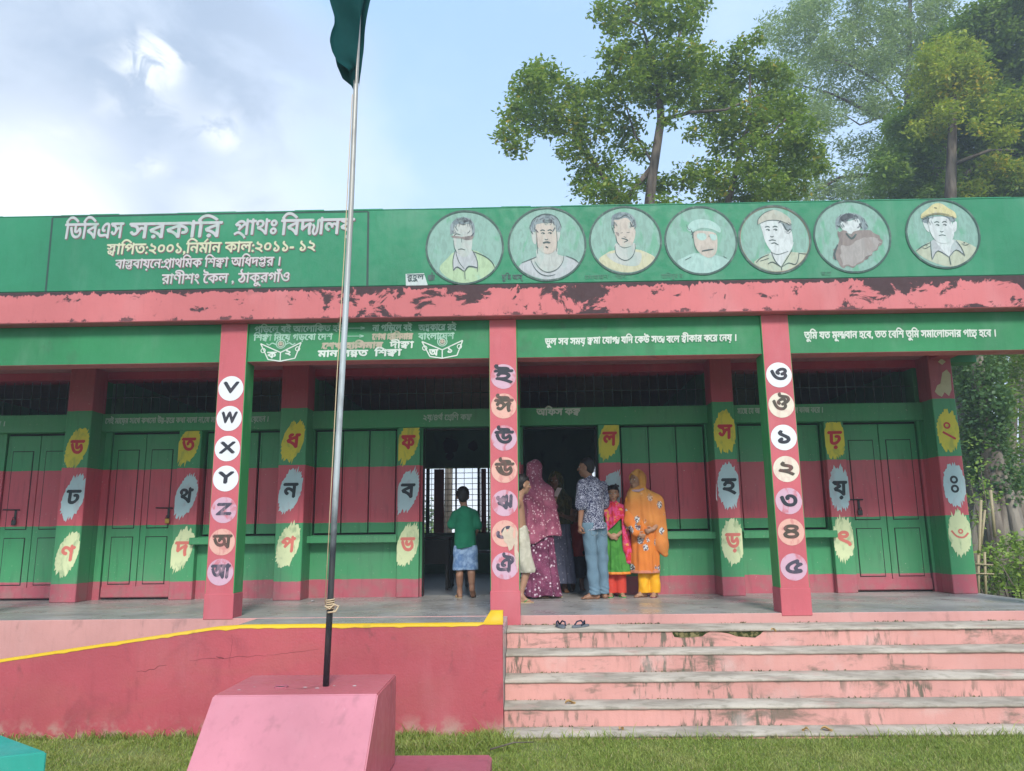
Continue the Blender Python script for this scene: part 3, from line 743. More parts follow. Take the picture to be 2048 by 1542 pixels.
KHA = paintm('portrait khaki', (.58, .63, .48), .4, (.48, .62, .50), 6); YCAP = paintm('portrait yellow cap', (.74, .68, .36), .45, (.6, .55, .4)); BRW = paintm('portrait brown damage', (.34, .29, .27), .35, (.12, .11, .11), 12); TQ = paintm('portrait turquoise uniform', (.46, .70, .64), .25, (.5, .68, .62), 8)
CAPG = paintm('portrait beret grey', (.56, .56, .47), .3, (.45, .55, .48), 8)
PY = 7.5485
def portrait(cx, cz, rad, pc, pr, fills, lines, ring, ring2=None):
    """pc, pr: centre and radius in the drawing's own units"""
    def T(p): return (cx + (p[0] - pc[0]) / pr * rad, cz - (p[1] - pc[1]) / pr * rad)
    def clip(p):
        x, z = T(p); d = math.hypot(x - cx, z - cz)
        return (x, z) if d < rad * .97 else (cx + (x - cx) / d * rad * .97, cz + (z - cz) / d * rad * .97)
    disc = poly('portrait', circle_pts(cx, cz, rad, 56, .004), PY, DB, S)
    y = PY - .0012
    for nm, mt, pts in fills:
        # smooth closed outline
        if nm == 'flaked_patch':
            pts = [(a_[0] + (b_[0] - a_[0]) * u_ + random.uniform(-16, 16), a_[1] + (b_[1] - a_[1]) * u_ + random.uniform(-16, 16)) for a_, b_ in zip(pts, pts[1:] + pts[:1]) for u_ in (0, .33, .66)]
        P = [Vector(p) for p in pts]; n = len(P); Q = []
        for i in range(n):
            p0, p1, p2, p3 = P[i - 1], P[i], P[(i + 1) % n], P[(i + 2) % n]
            for k in range(3):
                u = k / 3; Q.append(.5 * ((2 * p1) + (p2 - p0) * u + (2 * p0 - 5 * p1 + 4 * p2 - p3) * u * u + (3 * p1 - p0 - 3 * p2 + p3) * u ** 3))
        poly(nm, [clip(q) for q in Q], y, mt, disc); y -= .0006
    strokes('portrait_line', [([clip(p) for p in pts], w / pr * rad) for pts, w in lines], y, LN, disc, taper=True)
    rs = random.Random(int(pc[0])); hs = []
    for nm, mt, pts in fills:
        if nm != 'painted_hair': continue
        mx = sum(p[0] for p in pts) / len(pts); my = sum(p[1] for p in pts) / len(pts)
        for p in pts:
            for k in range(2):
                u = rs.uniform(.55, .98); q = (mx + (p[0] - mx) * u + rs.uniform(-12, 12), my + (p[1] - my) * u + rs.uniform(-12, 12)); an = math.atan2(p[1] - my, p[0] - mx) + 1.57
                hs.append(([clip((q[0] - 26 * math.cos(an), q[1] - 26 * math.sin(an))), clip((q[0], q[1] + 6)), clip((q[0] + 26 * math.cos(an), q[1] + 26 * math.sin(an)))], 6 / pr * rad))
    if hs: o_ = strokes('hair_strokes', hs, y - .0008, HRD, disc, taper=True); o_['kind'] = 'stuff'
    strokes('portrait_ring', [(circle_pts(cx, cz, rad * .985, 40, .004), .020)], y - .002, ring, disc, closed=True)
    if ring2: strokes('portrait_ring', [(circle_pts(cx, cz, rad * .955, 40, .003), .009)], y - .0015, ring2, disc, closed=True)
def face(cx, cy, s, extra=()):
    """brows, eyes, nose, mouth as line work"""
    L = [([(cx - 62 * s, cy - 28 * s), (cx - 38 * s, cy - 38 * s), (cx - 14 * s, cy - 28 * s)], 11), ([(cx + 14 * s, cy - 28 * s), (cx + 38 * s, cy - 38 * s), (cx + 62 * s, cy - 28 * s)], 11),
         ([(cx - 55 * s, cy), (cx - 36 * s, cy - 8 * s), (cx - 18 * s, cy + 1 * s), (cx - 36 * s, cy + 6 * s)], 9), ([(cx + 18 * s, cy), (cx + 36 * s, cy - 8 * s), (cx + 55 * s, cy), (cx + 36 * s, cy + 6 * s)], 9),
         ([(cx - 18 * s, cy + 62 * s), (cx, cy + 72 * s), (cx + 18 * s, cy + 62 * s)], 8), ([(cx - 34 * s, cy + 110 * s), (cx, cy + 102 * s), (cx + 34 * s, cy + 110 * s)], 9)]
    return [(p_, w_ * 1.5) for p_, w_ in L] + list(extra)
portrait(-.610, 4.513, .402, (540, 539), 462, [
    ('painted_shirt', LIME, [(240, 800), (330, 680), (430, 590), (640, 580), (760, 640), (850, 720), (900, 800), (760, 930), (560, 990), (360, 930)]),
    ('painted_collar', GRY, [(425, 590), (400, 760), (410, 830), (470, 790), (530, 830), (600, 790), (690, 810), (690, 720), (640, 590)]),
    ('painted_face', SKP, [(405, 300), (430, 240), (520, 225), (610, 240), (630, 330), (630, 480), (610, 600), (560, 660), (490, 650), (430, 560), (405, 440)]),
    ('painted_hair', HRG, [(370, 380), (365, 280), (400, 210), (460, 170), (560, 165), (630, 210), (660, 290), (655, 400), (630, 380), (610, 265), (520, 245), (430, 260), (405, 340)]),
    ('painted_hair', HRD, [(440, 195), (500, 165), (560, 175), (600, 215), (540, 222), (480, 215)]),
    ('painted_glasses', BRW, [(380, 395), (460, 400), (520, 410), (620, 395), (645, 410), (620, 445), (550, 450), (500, 430), (430, 425), (395, 415)])],
    [([(425, 580), (400, 700), (405, 830)], 10), ([(630, 575), (690, 720), (688, 850)], 10), ([(405, 830), (450, 785), (530, 840)], 14), ([(540, 840), (590, 780), (690, 800)], 18), ([(430, 590), (470, 720), (535, 810)], 8), ([(540, 830), (545, 940)], 10),
     ([(650, 600), (780, 660), (860, 730), (900, 810)], 12), ([(460, 570), (500, 560), (545, 575)], 9), ([(500, 430), (505, 480)], 7), ([(410, 400), (440, 370), (490, 385)], 8), ([(410, 450), (415, 540), (450, 610)], 6)], RING)
portrait(.241, 4.532, .402, (1529, 500), 465, [
    ('painted_shirt', GRY, [(1190, 780), (1300, 700), (1420, 650), (1640, 650), (1780, 670), (1930, 770), (1800, 890), (1560, 950), (1330, 890)]),
    ('painted_neck', SKP, [(1410, 560), (1400, 660), (1340, 690), (1400, 790), (1500, 860), (1620, 830), (1700, 740), (1720, 660), (1650, 630), (1640, 540)]),
    ('painted_ear', SKP, [(1345, 360), (1375, 340), (1400, 400), (1395, 500), (1360, 470)]), ('painted_ear', SKP, [(1690, 360), (1660, 340), (1640, 400), (1645, 480), (1675, 440)]),
    ('painted_hair', HRG, [(1325, 290), (1370, 190), (1450, 135), (1540, 125), (1630, 160), (1690, 230), (1705, 310), (1670, 360), (1640, 340), (1400, 340), (1350, 350)]),
    ('painted_face', SKR, [(1398, 270), (1440, 245), (1530, 235), (1620, 250), (1640, 330), (1645, 480), (1630, 570), (1560, 625), (1480, 610), (1420, 540), (1398, 420)]),
    ('painted_hair', HRD, [(1480, 205), (1540, 180), (1600, 205), (1580, 235), (1510, 235)])],
    face(1522, 368, 1.15, [([(1330, 690), (1370, 790), (1440, 870), (1530, 900), (1620, 885)], 9), ([(1380, 720), (1440, 810), (1530, 855), (1640, 820), (1710, 730), (1725, 650)], 8), ([(1750, 655), (1850, 700), (1925, 765)], 10), ([(1405, 340), (1410, 460), (1415, 620)], 8), ([(1645, 340), (1650, 480), (1640, 600)], 8),
     ([(1480, 485), (1530, 475), (1570, 490)], 16), ([(1510, 535), (1540, 550)], 20), ([(1325, 300), (1360, 200), (1450, 135), (1560, 125), (1660, 180), (1705, 300)], 12), ([(1225, 730), (1330, 690), (1400, 660)], 8)]), RING)
portrait(1.049, 4.557, .371, (580, 516), 462, [
    ('painted_shirt', YEL, [(230, 780), (330, 690), (430, 650), (700, 640), (850, 690), (950, 770), (820, 890), (600, 950), (380, 900)]),
    ('painted_neck', SKP, [(450, 560), (445, 680), (330, 700), (420, 800), (580, 860), (740, 850), (780, 700), (700, 670), (700, 560)]),
    ('painted_hair', HRG, [(410, 340), (420, 190), (500, 140), (600, 135), (690, 190), (730, 280), (720, 350), (670, 330), (440, 300)]),
    ('painted_face', SKR, [(440, 250), (500, 240), (600, 210), (660, 270), (690, 330), (715, 400), (690, 520), (640, 600), (560, 610), (490, 560), (450, 440)]),
    ('painted_patch', BRW, [(455, 405), (490, 410), (505, 440), (490, 465), (470, 435)])],
    [([(440, 210), (520, 215), (590, 175), (650, 220)], 14), ([(445, 260), (440, 350)], 16), ([(650, 270), (670, 330), (700, 320)], 18), ([(700, 240), (715, 320)], 12), ([(445, 590), (450, 690), (500, 760), (580, 790), (660, 740), (700, 640), (700, 570)], 11),
     ([(460, 440), (470, 530), (500, 580)], 9), ([(530, 490), (570, 500), (610, 520), (560, 545)], 16), ([(560, 470), (590, 480)], 8), ([(520, 420), (550, 415)], 7), ([(600, 415), (640, 412)], 7), ([(500, 590), (560, 620), (650, 600)], 5), ([(415, 340), (440, 420)], 8)], RING)
portrait(1.823, 4.540, .371, (1546, 518), 462, [
    ('painted_uniform', TQ, [(1230, 800), (1330, 740), (1460, 690), (1720, 720), (1850, 770), (1920, 830), (1800, 920), (1560, 965), (1350, 920)]),
    ('painted_cap', TQ, [(1380, 360), (1430, 270), (1540, 230), (1680, 250), (1790, 330), (1800, 420), (1700, 370), (1560, 350), (1440, 400)]),
    ('painted_face', SKR, [(1470, 400), (1600, 390), (1740, 430), (1755, 560), (1730, 690), (1650, 755), (1560, 720), (1490, 640), (1455, 520)]),
    ('painted_glasses', TQ, [(1505, 430), (1600, 425), (1620, 490), (1560, 520), (1505, 490)]), ('painted_glasses', TQ, [(1660, 440), (1740, 450), (1745, 510), (1690, 520)])],
    [([(1550, 665), (1600, 655), (1700, 640)], 20), ([(1430, 380), (1450, 440), (1440, 490)], 14), ([(1470, 400), (1430, 440)], 12), ([(1650, 460), (1655, 470)], 12), ([(1370, 300), (1400, 370), (1430, 360)], 6), ([(1330, 780), (1410, 740)], 8), ([(1820, 740), (1860, 765)], 8), ([(1455, 470), (1465, 600), (1500, 680)], 6)], RING)
portrait(2.578, 4.538, .371, (536, 503), 440, [
    ('painted_uniform', KHA, [(270, 810), (340, 740), (470, 680), (700, 670), (810, 680), (940, 700), (860, 840), (700, 910), (480, 910)]),
    ('painted_neck', SKW, [(480, 650), (520, 760), (580, 850), (640, 760), (700, 680), (745, 600), (740, 540)]),
    ('painted_hair', HRG, [(600, 270), (740, 300), (745, 400), (700, 420), (660, 370)]),
    ('painted_face', SKW, [(380, 290), (500, 265), (610, 280), (680, 390), (745, 400), (750, 560), (690, 670), (560, 700), (480, 650), (420, 530), (395, 400)]),
    ('painted_beret', CAPG, [(345, 310), (350, 250), (440, 160), (540, 122), (650, 160), (740, 240), (750, 310), (700, 315), (600, 270), (480, 262), (390, 285)])],
    face(505, 385, 1.25, [([(345, 320), (355, 240), (440, 160), (540, 122)], 9), ([(370, 300), (480, 260), (620, 270), (740, 330)], 10), ([(480, 660), (520, 780), (585, 860)], 10), ([(590, 860), (660, 760), (740, 640)], 10), ([(430, 820), (490, 795), (585, 860)], 12), ([(595, 860), (680, 810), (760, 830), (800, 760), (815, 680)], 11),
     ([(290, 800), (350, 740), (450, 700)], 11), ([(340, 780), (450, 745)], 8), ([(815, 690), (920, 705)], 9), ([(590, 860), (590, 900)], 11), ([(650, 300), (690, 390), (740, 380)], 14), ([(480, 670), (560, 700), (690, 660)], 6), ([(490, 560), (530, 550), (575, 580)], 12)]), RING, RINGB)
portrait(3.369, 4.553, .392, (1469, 470), 455, [
    ('painted_hair', HRG, [(1290, 380), (1290, 270), (1350, 200), (1450, 175), (1560, 190), (1640, 260), (1670, 360), (1600, 390), (1560, 260), (1400, 280), (1330, 350)]),
    ('painted_face', SKW, [(1345, 330), (1370, 285), (1460, 275), (1560, 250), (1585, 330), (1560, 390), (1480, 440), (1380, 400)]),
    ('flaked_patch', BRW, [(1310, 400), (1400, 410), (1460, 440), (1560, 380), (1680, 390), (1800, 470), (1820, 530), (1740, 650), (1640, 720), (1560, 800), (1440, 850), (1320, 850), (1250, 770), (1225, 710), (1240, 640), (1290, 580)]),
    ('flaked_patch', paintm('portrait bare plaster', (.46, .43, .41), .4, (.34, .29, .27), 8), [(1350, 590), (1460, 560), (1600, 500), (1740, 480), (1800, 540), (1700, 660), (1600, 740), (1450, 840), (1330, 830), (1300, 700)]),
    ('painted_hair', HRD, [(1340, 240), (1400, 190), (1480, 180), (1530, 225), (1440, 250), (1370, 275)])],
    [([(1250, 760), (1240, 680), (1290, 570)], 26), ([(1300, 330), (1330, 350)], 10), ([(1570, 310), (1590, 370)], 20), ([(1400, 430), (1460, 500), (1520, 440)], 26), ([(1640, 310), (1665, 350)], 8)], RING)
portrait(4.290, 4.564, .374, (802, 593), 545, [
    ('painted_uniform', KHA, [(380, 860), (480, 790), (640, 700), (970, 690), (1160, 750), (1290, 860), (1160, 1040), (860, 1110), (560, 1010)]),
    ('painted_collar', GRY, [(640, 690), (600, 860), (610, 1000), (700, 860), (850, 960), (980, 850), (1080, 950), (1040, 820), (970, 690)]),
    ('painted_neck', SKW, [(690, 690), (740, 800), (855, 950), (900, 800), (960, 690)]),
    ('painted_ear', SKW, [(530, 400), (590, 420), (610, 560), (560, 520)]), ('painted_ear', SKW, [(1030, 410), (970, 430), (960, 570), (1010, 540)]),
    ('painted_hair', HRG, [(520, 370), (640, 320), (1000, 330), (1010, 390), (940, 410), (600, 430)]),
    ('painted_face', SKW, [(610, 380), (700, 330), (860, 330), (940, 400), (965, 480), (965, 620), (900, 720), (800, 750), (700, 710), (640, 620), (610, 500)]),
    ('painted_cap', YCAP, [(515, 350), (520, 280), (620, 200), (720, 120), (830, 115), (930, 190), (1020, 260), (1030, 350), (940, 330), (780, 290), (620, 310)])],
    face(790, 460, 1.5, [([(520, 350), (640, 300), (780, 280), (920, 310), (1010, 350)], 9), ([(520, 330), (640, 285), (780, 265), (930, 295)], 7), ([(380, 860), (470, 790), (600, 730)], 12), ([(610, 700), (600, 860), (600, 1000)], 9), ([(610, 980), (700, 860), (850, 960)], 11), ([(855, 960), (970, 850), (1080, 940)], 11),
     ([(855, 960), (865, 1080)], 13), ([(980, 700), (1050, 820), (1085, 950)], 10), ([(470, 800), (520, 820), (600, 780)], 8), ([(1060, 750), (1110, 780), (1170, 760)], 9), ([(530, 370), (570, 350), (620, 340), (600, 430)], 14), ([(720, 180), (760, 190)], 14), ([(1090, 735), (1110, 745)], 16), ([(540, 775), (552, 772)], 14)]), RING)
# hand lettered captions below the portraits
poly('caption_panel', [(-1.215, 4.11), (-1.22, 4.235), (-1.03, 4.24), (-.99, 4.11)], 7.5485, SKW, S)
for s_, a, b, z_, h_, bd in (('রুহুল', -1.205, -1.03, 4.222, .052, .002), ('আিমন', -.99, -.92, 4.222, .060, .002), ('মুি{ন|স} আব্', -.23, -.02, 4.205, .05, .0015), ('েমাহা{ম|ম}দ', .62, .86, 4.185, .036, .001), ('শহীদ', .93, 1.04, 4.185, .04, .001), ('হািমদুর র', 1.40, 1.62, 4.185, .04, .001), ('জাহা', 3.02, 3.12, 4.175, .04, .001)):
    lettering('painted_text', s_, a, b, z_, h_, 7.546, LN if h_ > .045 else paintm('faint caption', (.05, .16, .10), .4, (.05, .4, .17)), S, bd, .1)

# ================================================================ steps
ST = empty('concrete_steps', (2.5, 6.85, GZ), 'wide flight of five pink concrete steps with worn grey treads leading up to the veranda', 'steps')
fronts = [7.243, 6.900, 6.563, 6.296, 6.046]; tops = [.737, .586, .432, .283, .142]; backs = [7.661] + fronts[:-1]
X0, X1 = -.205, 5.42
for i in range(5):
    lo = tops[i + 1] + .0005 if i < 4 else GZ - .3
    hi = tops[i]
    # tread slab with an uneven nosing, riser set back below it
    xs = np.arange(X0, X1 + .001, .06); n = len(xs)
    y0 = fronts[i] - .010 + np.cumsum(rng.normal(0, .0012, n)) * .5; y0 = np.clip(y0, fronts[i] - .018, fronts[i] - .003)
    dz = .016 + rng.uniform(0, .004, n)
    V = []; F = []
    for k in range(n):
        V += [(xs[k], y0[k], hi - dz[k]), (xs[k], y0[k] + .003, hi), (xs[k], backs[i] - .001, hi + .002), (xs[k], fronts[i] + .02, hi - .02)]
    for k in range(n - 1):
        a = 4 * k; b = a + 4
        F += [(a, b, b + 1, a + 1), (a + 1, b + 1, b + 2, a + 2), (a, a + 3, b + 3, b)]
    tr = link('tread', np_mesh('tread', V, F), M['tread'], ST)
    box('step', X0, X1, fronts[i], backs[i] + (.3 if i else .002) - (.002 if i == 0 else 0), (lo if i == 4 else tops[i + 1] - .1), hi - .004, M['riser'], ST, .003)
moss = NT('moss and bare brick'); cc = moss.mix(moss.step(moss.noise(24, 8), .42, .6), (.035, .045, .015, 1), (.20, .17, .08, 1)); moss.bump(moss.noise(60, 5), .8, .01); M['moss'] = moss.fin(cc, .95, .1)
poly('broken_plaster', [(1.28, .716), (1.30, .672), (1.38, .664), (1.47, .668), (1.55, .676), (1.585, .700), (1.62, .716)], 7.240, M['moss'], ST)
poly('broken_plaster', [(1.66, .716), (1.78, .700), (1.86, .672), (2.02, .660), (2.07, .690), (2.10, .716)], 7.240, M['moss'], ST)
# moss tufts in the inner corners of the treads
bm = bmesh.new()
for _ in range(420):
    i = random.choice([0, 0, 0, 1, 2, 3, 4]); cxm = random.choice([.25, 1.0, 1.15, 1.95, 2.6, 3.4, 4.4, .0]) + random.gauss(0, .10)
    if not (X0 < cxm < X1): continue
    y_ = backs[i] - .004 - random.random() * .012; z_ = tops[i] + .001; s_ = random.uniform(.004, .013)
    a = random.uniform(0, 6.28); v = [bm.verts.new((cxm + s_ * math.cos(a + q), y_ + s_ * .3 * math.sin(a + q), z_ + (s_ * 1.4 if q == 0 else 0))) for q in (0, 2.1, 4.2)]
    bm.faces.new(v)
o = link('moss', bm_mesh(bm, 'moss'), M['moss'], ST); o['kind'] = 'stuff'

# ================================================================ ramp with its wall and yellow kerb
RP = empty('access_ramp', (-3, 6.9, GZ), 'sloping ramp behind a dark pink wall topped with yellow kerb left of steps', 'ramp')
YW0, YW1 = 6.17, 6.28
def kz(x): return .921 if x > -2.24 else (.921 - .012 * (-2.24 - x) / .22 if x > -2.46 else .909 - (-2.46 - x) * .1365)
xs = [-8.6] + list(np.arange(-8.4, -.40, .2)) + [-.36]
top = [(x, kz(x) - .004) for x in xs] + [(-.302, 1.008), (-.208, 1.010)]
bm = bmesh.new(); prism_bm(bm, [(-.208, GZ - .3)] + [(-8.6, GZ - .3)] + top, YW0, YW1)
link('ramp_wall', bm_mesh(bm, 'ramp_wall'), M['ramp'], RP)
V = []; F = []   # yellow paint over the kerb: top and a ragged band on the face
xs2 = np.concatenate([np.arange(-8.6, -.36, .05), [-.36, -.302, -.25, -.204]])
for x in xs2:
    zt = kz(x) if x <= -.36 else (1.012 if x > -.303 else .921)
    lowz = zt - .016 - max(0, rng.normal(0, .004)) if x < -.37 else .917
    if x > -.31: lowz = .915
    V += [(x, YW0 - .0035, lowz), (x, YW0 - .004, zt), (x, YW1 + .003, zt + .001)]
for k in range(len(xs2) - 1):
    a = 3 * k; F += [(a, a + 3, a + 4, a + 1), (a + 1, a + 4, a + 5, a + 2)]
V += [(-.204, YW0 - .0035, .917), (-.204, YW1 + .003, .917), (-.204, YW1 + .003, 1.013), (-.204, YW0 - .004, 1.012)]; n_ = len(V) - 4; F.append((n_, n_ + 1, n_ + 2, n_ + 3))
link('yellow_kerb', np_mesh('yellow_kerb', V, F), M['yellow'], RP)
bm = bmesh.new(); prism_bm(bm, [(-.209, GZ - .3), (-8.6, GZ - .3), (-8.6, .112), (-6.3, .13), (-4.1, .40), (-2.85, .62), (-2.62, FZ - .004), (-.209, FZ - .004)], YW1 + .001, 7.66)
link('ramp_surface', bm_mesh(bm, 'ramp_surface'), M['floor'], RP)
crk = flat('hairline crack', (.12, .03, .035), .9)
def jag(x0, z0, x1, z1, n, a):
    return [(x0 + (x1 - x0) * k / n + random.uniform(-.006, .006), z0 + (z1 - z0) * k / n + random.uniform(-a, a)) for k in range(n + 1)]
ck = strokes('crack', [(jag(-3.02, .585, -2.80, .635, 7, .010), .0038), (jag(-2.62, .672, -2.02, .705, 20, .006), .0026), (jag(-2.02, .705, -1.62, .745, 14, .004), .0018), (jag(-2.30, .86, -2.305, .62, 8, .003), .0016), (jag(-2.42, .700, -2.36, .690, 3, .006), .006)], YW0 - .001, crk, RP, taper=True); ck['kind'] = 'stuff'

# ================================================================ flag plinth, pole, flag, turquoise block
PL = empty('flagpole_plinth', (-1.3, 4.75, GZ), 'pink concrete flagpole plinth with a sloping front standing on the grass', 'plinth')
bm = bmesh.new(); A = [(-1.748, 4.447, .75), (-.838, 4.457, .75), (-.838, 5.060, .75), (-1.748, 5.060, .75)]; sl = .375 / .39
dzb = .75 - .23
B = [(-1.748, 4.447 - dzb * sl, .23), (-.838, 4.457 - dzb * sl, .23), (-.838, 5.06, .23), (-1.748, 5.06, .23)]
va = [bm.verts.new(p) for p in A]; vb = [bm.verts.new(p) for p in B]
for f in ((va[0], va[1], va[2], va[3]), (vb[3], vb[2], vb[1], vb[0]), (vb[0], vb[1], va[1], va[0]), (vb[1], vb[2], va[2], va[1]), (vb[2], vb[3], va[3], va[2]), (vb[3], vb[0], va[0], va[3])): bm.faces.new(f)
bmesh.ops.bevel(bm, geom=list(bm.edges), offset=.007, segments=2, affect='EDGES')
me = bm_mesh(bm, 'plinth_block'); me.materials.append(M['plinth_top']); me.materials.append(M['plinth_front'])
for p in me.polygons:
    if p.normal.y < -.45 and p.normal.z > .2: p.material_index = 1
link('plinth_block', me, None, PL)
box('plinth_base', -2.02, -.25, 3.5, 5.25, GZ - .1, .228, M['slab_pink'], PL, .02)
poly2 = link('socket_rim', tube_mesh('socket_rim', [(-1.44 + .035 * math.cos(a), 4.67 + .035 * math.sin(a), .752) for a in np.linspace(0, 2 * math.pi, 18)], .006, 6), M['slab_pink'], PL)
link('pole_socket', np_mesh('pole_socket', [(-1.44 + .033 * math.cos(a), 4.67 + .033 * math.sin(a), .7512) for a in np.linspace(0, 2 * math.pi, 16, False)], [tuple(range(16))]), flat('socket hole', (.05, .04, .04)), PL)
chip = flat('plaster chips', (.55, .45, .42), .9)
for x, y in ((-1.30, 4.66), (-1.14, 4.70), (-1.22, 4.63), (-1.60, 4.68), (-1.02, 4.69), (-1.66, 4.60)):
    r_ = random.uniform(.006, .016); link('chip', np_mesh('chip', [(x + r_ * random.uniform(.5, 1.3) * math.cos(a), y + r_ * random.uniform(.5, 1.3) * math.sin(a), .7510) for a in np.linspace(0, 2 * math.pi, 9, False)], [tuple(range(9))]), chip, PL)
FP = empty('flagpole', (-1.186, 4.69, .75), 'slender steel flagpole, black below and silver above, standing in the pink plinth', 'flagpole')
t = NT('pole paint'); z_ = t.xyz()[2]; f1 = t.step(t.math('ADD', z_, t.math('MULTIPLY', t.noise(6, 6), .5)), 1.75, 2.25)
cc = t.mix(f1, (.025, .028, .035, 1), (.42, .46, .47, 1)); cc = t.mix(t.math('MULTIPLY', t.step(z_, 2.9, 3.6), 1), cc, (.34, .33, .30, 1))
cc = t.mix(t.math('MULTIPLY', t.step(t.noise(14, 8, (1, 1, .3)), .5, .65), .35), cc, (.10, .09, .08, 1)); t.p.inputs['Metallic'].default_value = .25; M['pole'] = t.fin(cc, .42, .5)
PP = [(-1.186, 4.69, .74), (-1.176, 4.69, 1.205), (-1.166, 4.69, 1.75), (-1.154, 4.69, 2.30), (-1.137, 4.69, 2.947), (-1.120, 4.69, 3.756), (-1.112, 4.69, 4.60), (-1.10, 4.69, 5.6)]
link('pole', tube_mesh('pole', PP, [.0185, .0185, .0185, .019, .019, .0175, .016, .015], 16), M['pole'], FP)
link('pole_cap', tube_mesh('pole_cap', [(-1.10, 4.69, 5.6), (-1.10, 4.69, 5.64)], [.022, .008], 12), M['pole'], FP)
rope = flat('jute rope', (.50, .38, .24), .9, .25)
rp = []
for k in range(60): a = k * .55; rp.append((-1.1755 + .0235 * math.cos(a), 4.69 + .0235 * math.sin(a), 1.175 + k * .0011))
link('rope_binding', tube_mesh('rope_binding', rp, .0045, 6), rope, FP)
link('rope_knot', tube_mesh('rope_knot', [(-1.20, 4.665, 1.20), (-1.17, 4.66, 1.185), (-1.145, 4.665, 1.21), (-1.12, 4.67, 1.20), (-1.135, 4.66, 1.17), (-1.18, 4.655, 1.165)], .0055, 6), rope, FP)
link('halyard', tube_mesh('halyard', [(-1.200, 4.668, 1.21), (-1.186, 4.668, 1.9), (-1.172, 4.668, 2.6), (-1.150, 4.669, 3.4), (-1.130, 4.67, 4.5)], .0032, 5), rope, FP)
# the flag: a cloth hanging in folds from the pole
t = NT('bottle green flag cloth'); cc = t.mix(t.noise(30, 4), (.004, .075, .075, 1), (.010, .115, .11, 1))
xx = t.xyz(); r2 = t.math('ADD', t.math('POWER', t.math('SUBTRACT', xx[2], 5.22), 2), t.math('POWER', t.math('SUBTRACT', xx[0], -1.22), 2))
t.put(cc, t.p.inputs['Base Color']); t.p.inputs['Roughness'].default_value = .8; t.p.inputs['Specular IOR Level'].default_value = .2
tr_ = t.n.new('ShaderNodeBsdfTranslucent'); t.put(t.mix(.5, cc, (.03, .24, .25, 1)), tr_.inputs[0]); ms = t.n.new('ShaderNodeMixShader'); ms.inputs[0].default_value = .6
t.l.new(t.p.outputs[0], ms.inputs[1]); t.l.new(tr_.outputs[0], ms.inputs[2]); t.l.new(ms.outputs[0], t.out.inputs[0]); M['flag'] = t.mat
V = []; F = []; nu, nv = 46, 40
lft = [(4.60, -1.145), (4.66, -1.225), (4.74, -1.262), (4.82, -1.278), (4.90, -1.270), (4.97, -1.256), (5.04, -1.262), (5.12, -1.285), (5.22, -1.310), (5.33, -1.333), (5.6, -1.36)]
rgt = [(4.60, -1.104), (4.70, -1.094), (4.80, -1.090), (5.00, -1.075), (5.15, -1.055), (5.33, -1.032), (5.6, -1.00)]
for j in range(nv + 1):
    z = 4.585 + j / nv * 1.0
    xl = np.interp(z, [p[0] for p in lft], [p[1] for p in lft]); xr = np.interp(z, [p[0] for p in rgt], [p[1] for p in rgt])
    for i in range(nu + 1):
        u = i / nu; ph = u * 2 * math.pi * 2.5 + .8 * math.sin(z * 5)
        k_ = .5 - .5 * math.cos(u * math.pi * 3)         # the cloth doubles back on itself three times
        x = xl + (xr - xl) * min(1, max(0, (k_ * .9 + .1 * u)))
        y = 4.69 - .055 + .11 * u + .018 * math.sin(ph) + .012 * math.sin(z * 14 + u * 9)
        zz = z - .0 + (.06 * (1 - u) + .05 * math.sin(u * 9)) * (1 - j / nv)
        V.append((x, y, zz))
for j in range(nv):
    for i in range(nu): a = j * (nu + 1) + i; F.append((a, a + 1, a + nu + 2, a + nu + 1))
fl = link('flag', np_mesh('flag', V, F, True), M['flag']); set_props(fl, 'dark green cloth flag hanging limp in folds from the top of the flagpole', 'flag')
sm = fl.modifiers.new('s', 'SOLIDIFY'); sm.thickness = .0015
# turquoise block at the near left
C0 = Vector((-2.565, 4.32)); pts = [C0, C0 + Vector((-.52, .38)).normalized() * 1.5, C0 + Vector((-2.6, .6)), C0 + Vector((-2.6, -.55)), C0 + Vector((-.85, -.39))]
bm = bmesh.new(); a = [bm.verts.new((p.x, p.y, .5)) for p in pts]; b = [bm.verts.new((p.x, p.y, GZ - .05)) for p in pts]; n = len(pts)
bm.faces.new(a); bm.faces.new(b[::-1])
for i in range(n): bm.faces.new((a[i], a[(i + 1) % n], b[(i + 1) % n], b[i]))
bmesh.ops.recalc_face_normals(bm, faces=bm.faces); bmesh.ops.bevel(bm, geom=list(bm.edges), offset=.008, segments=2, affect='EDGES')
set_props(link('painted_block', bm_mesh(bm, 'painted_block'), M['teal']), 'bright turquoise painted concrete block on the grass beside the ramp', 'block')

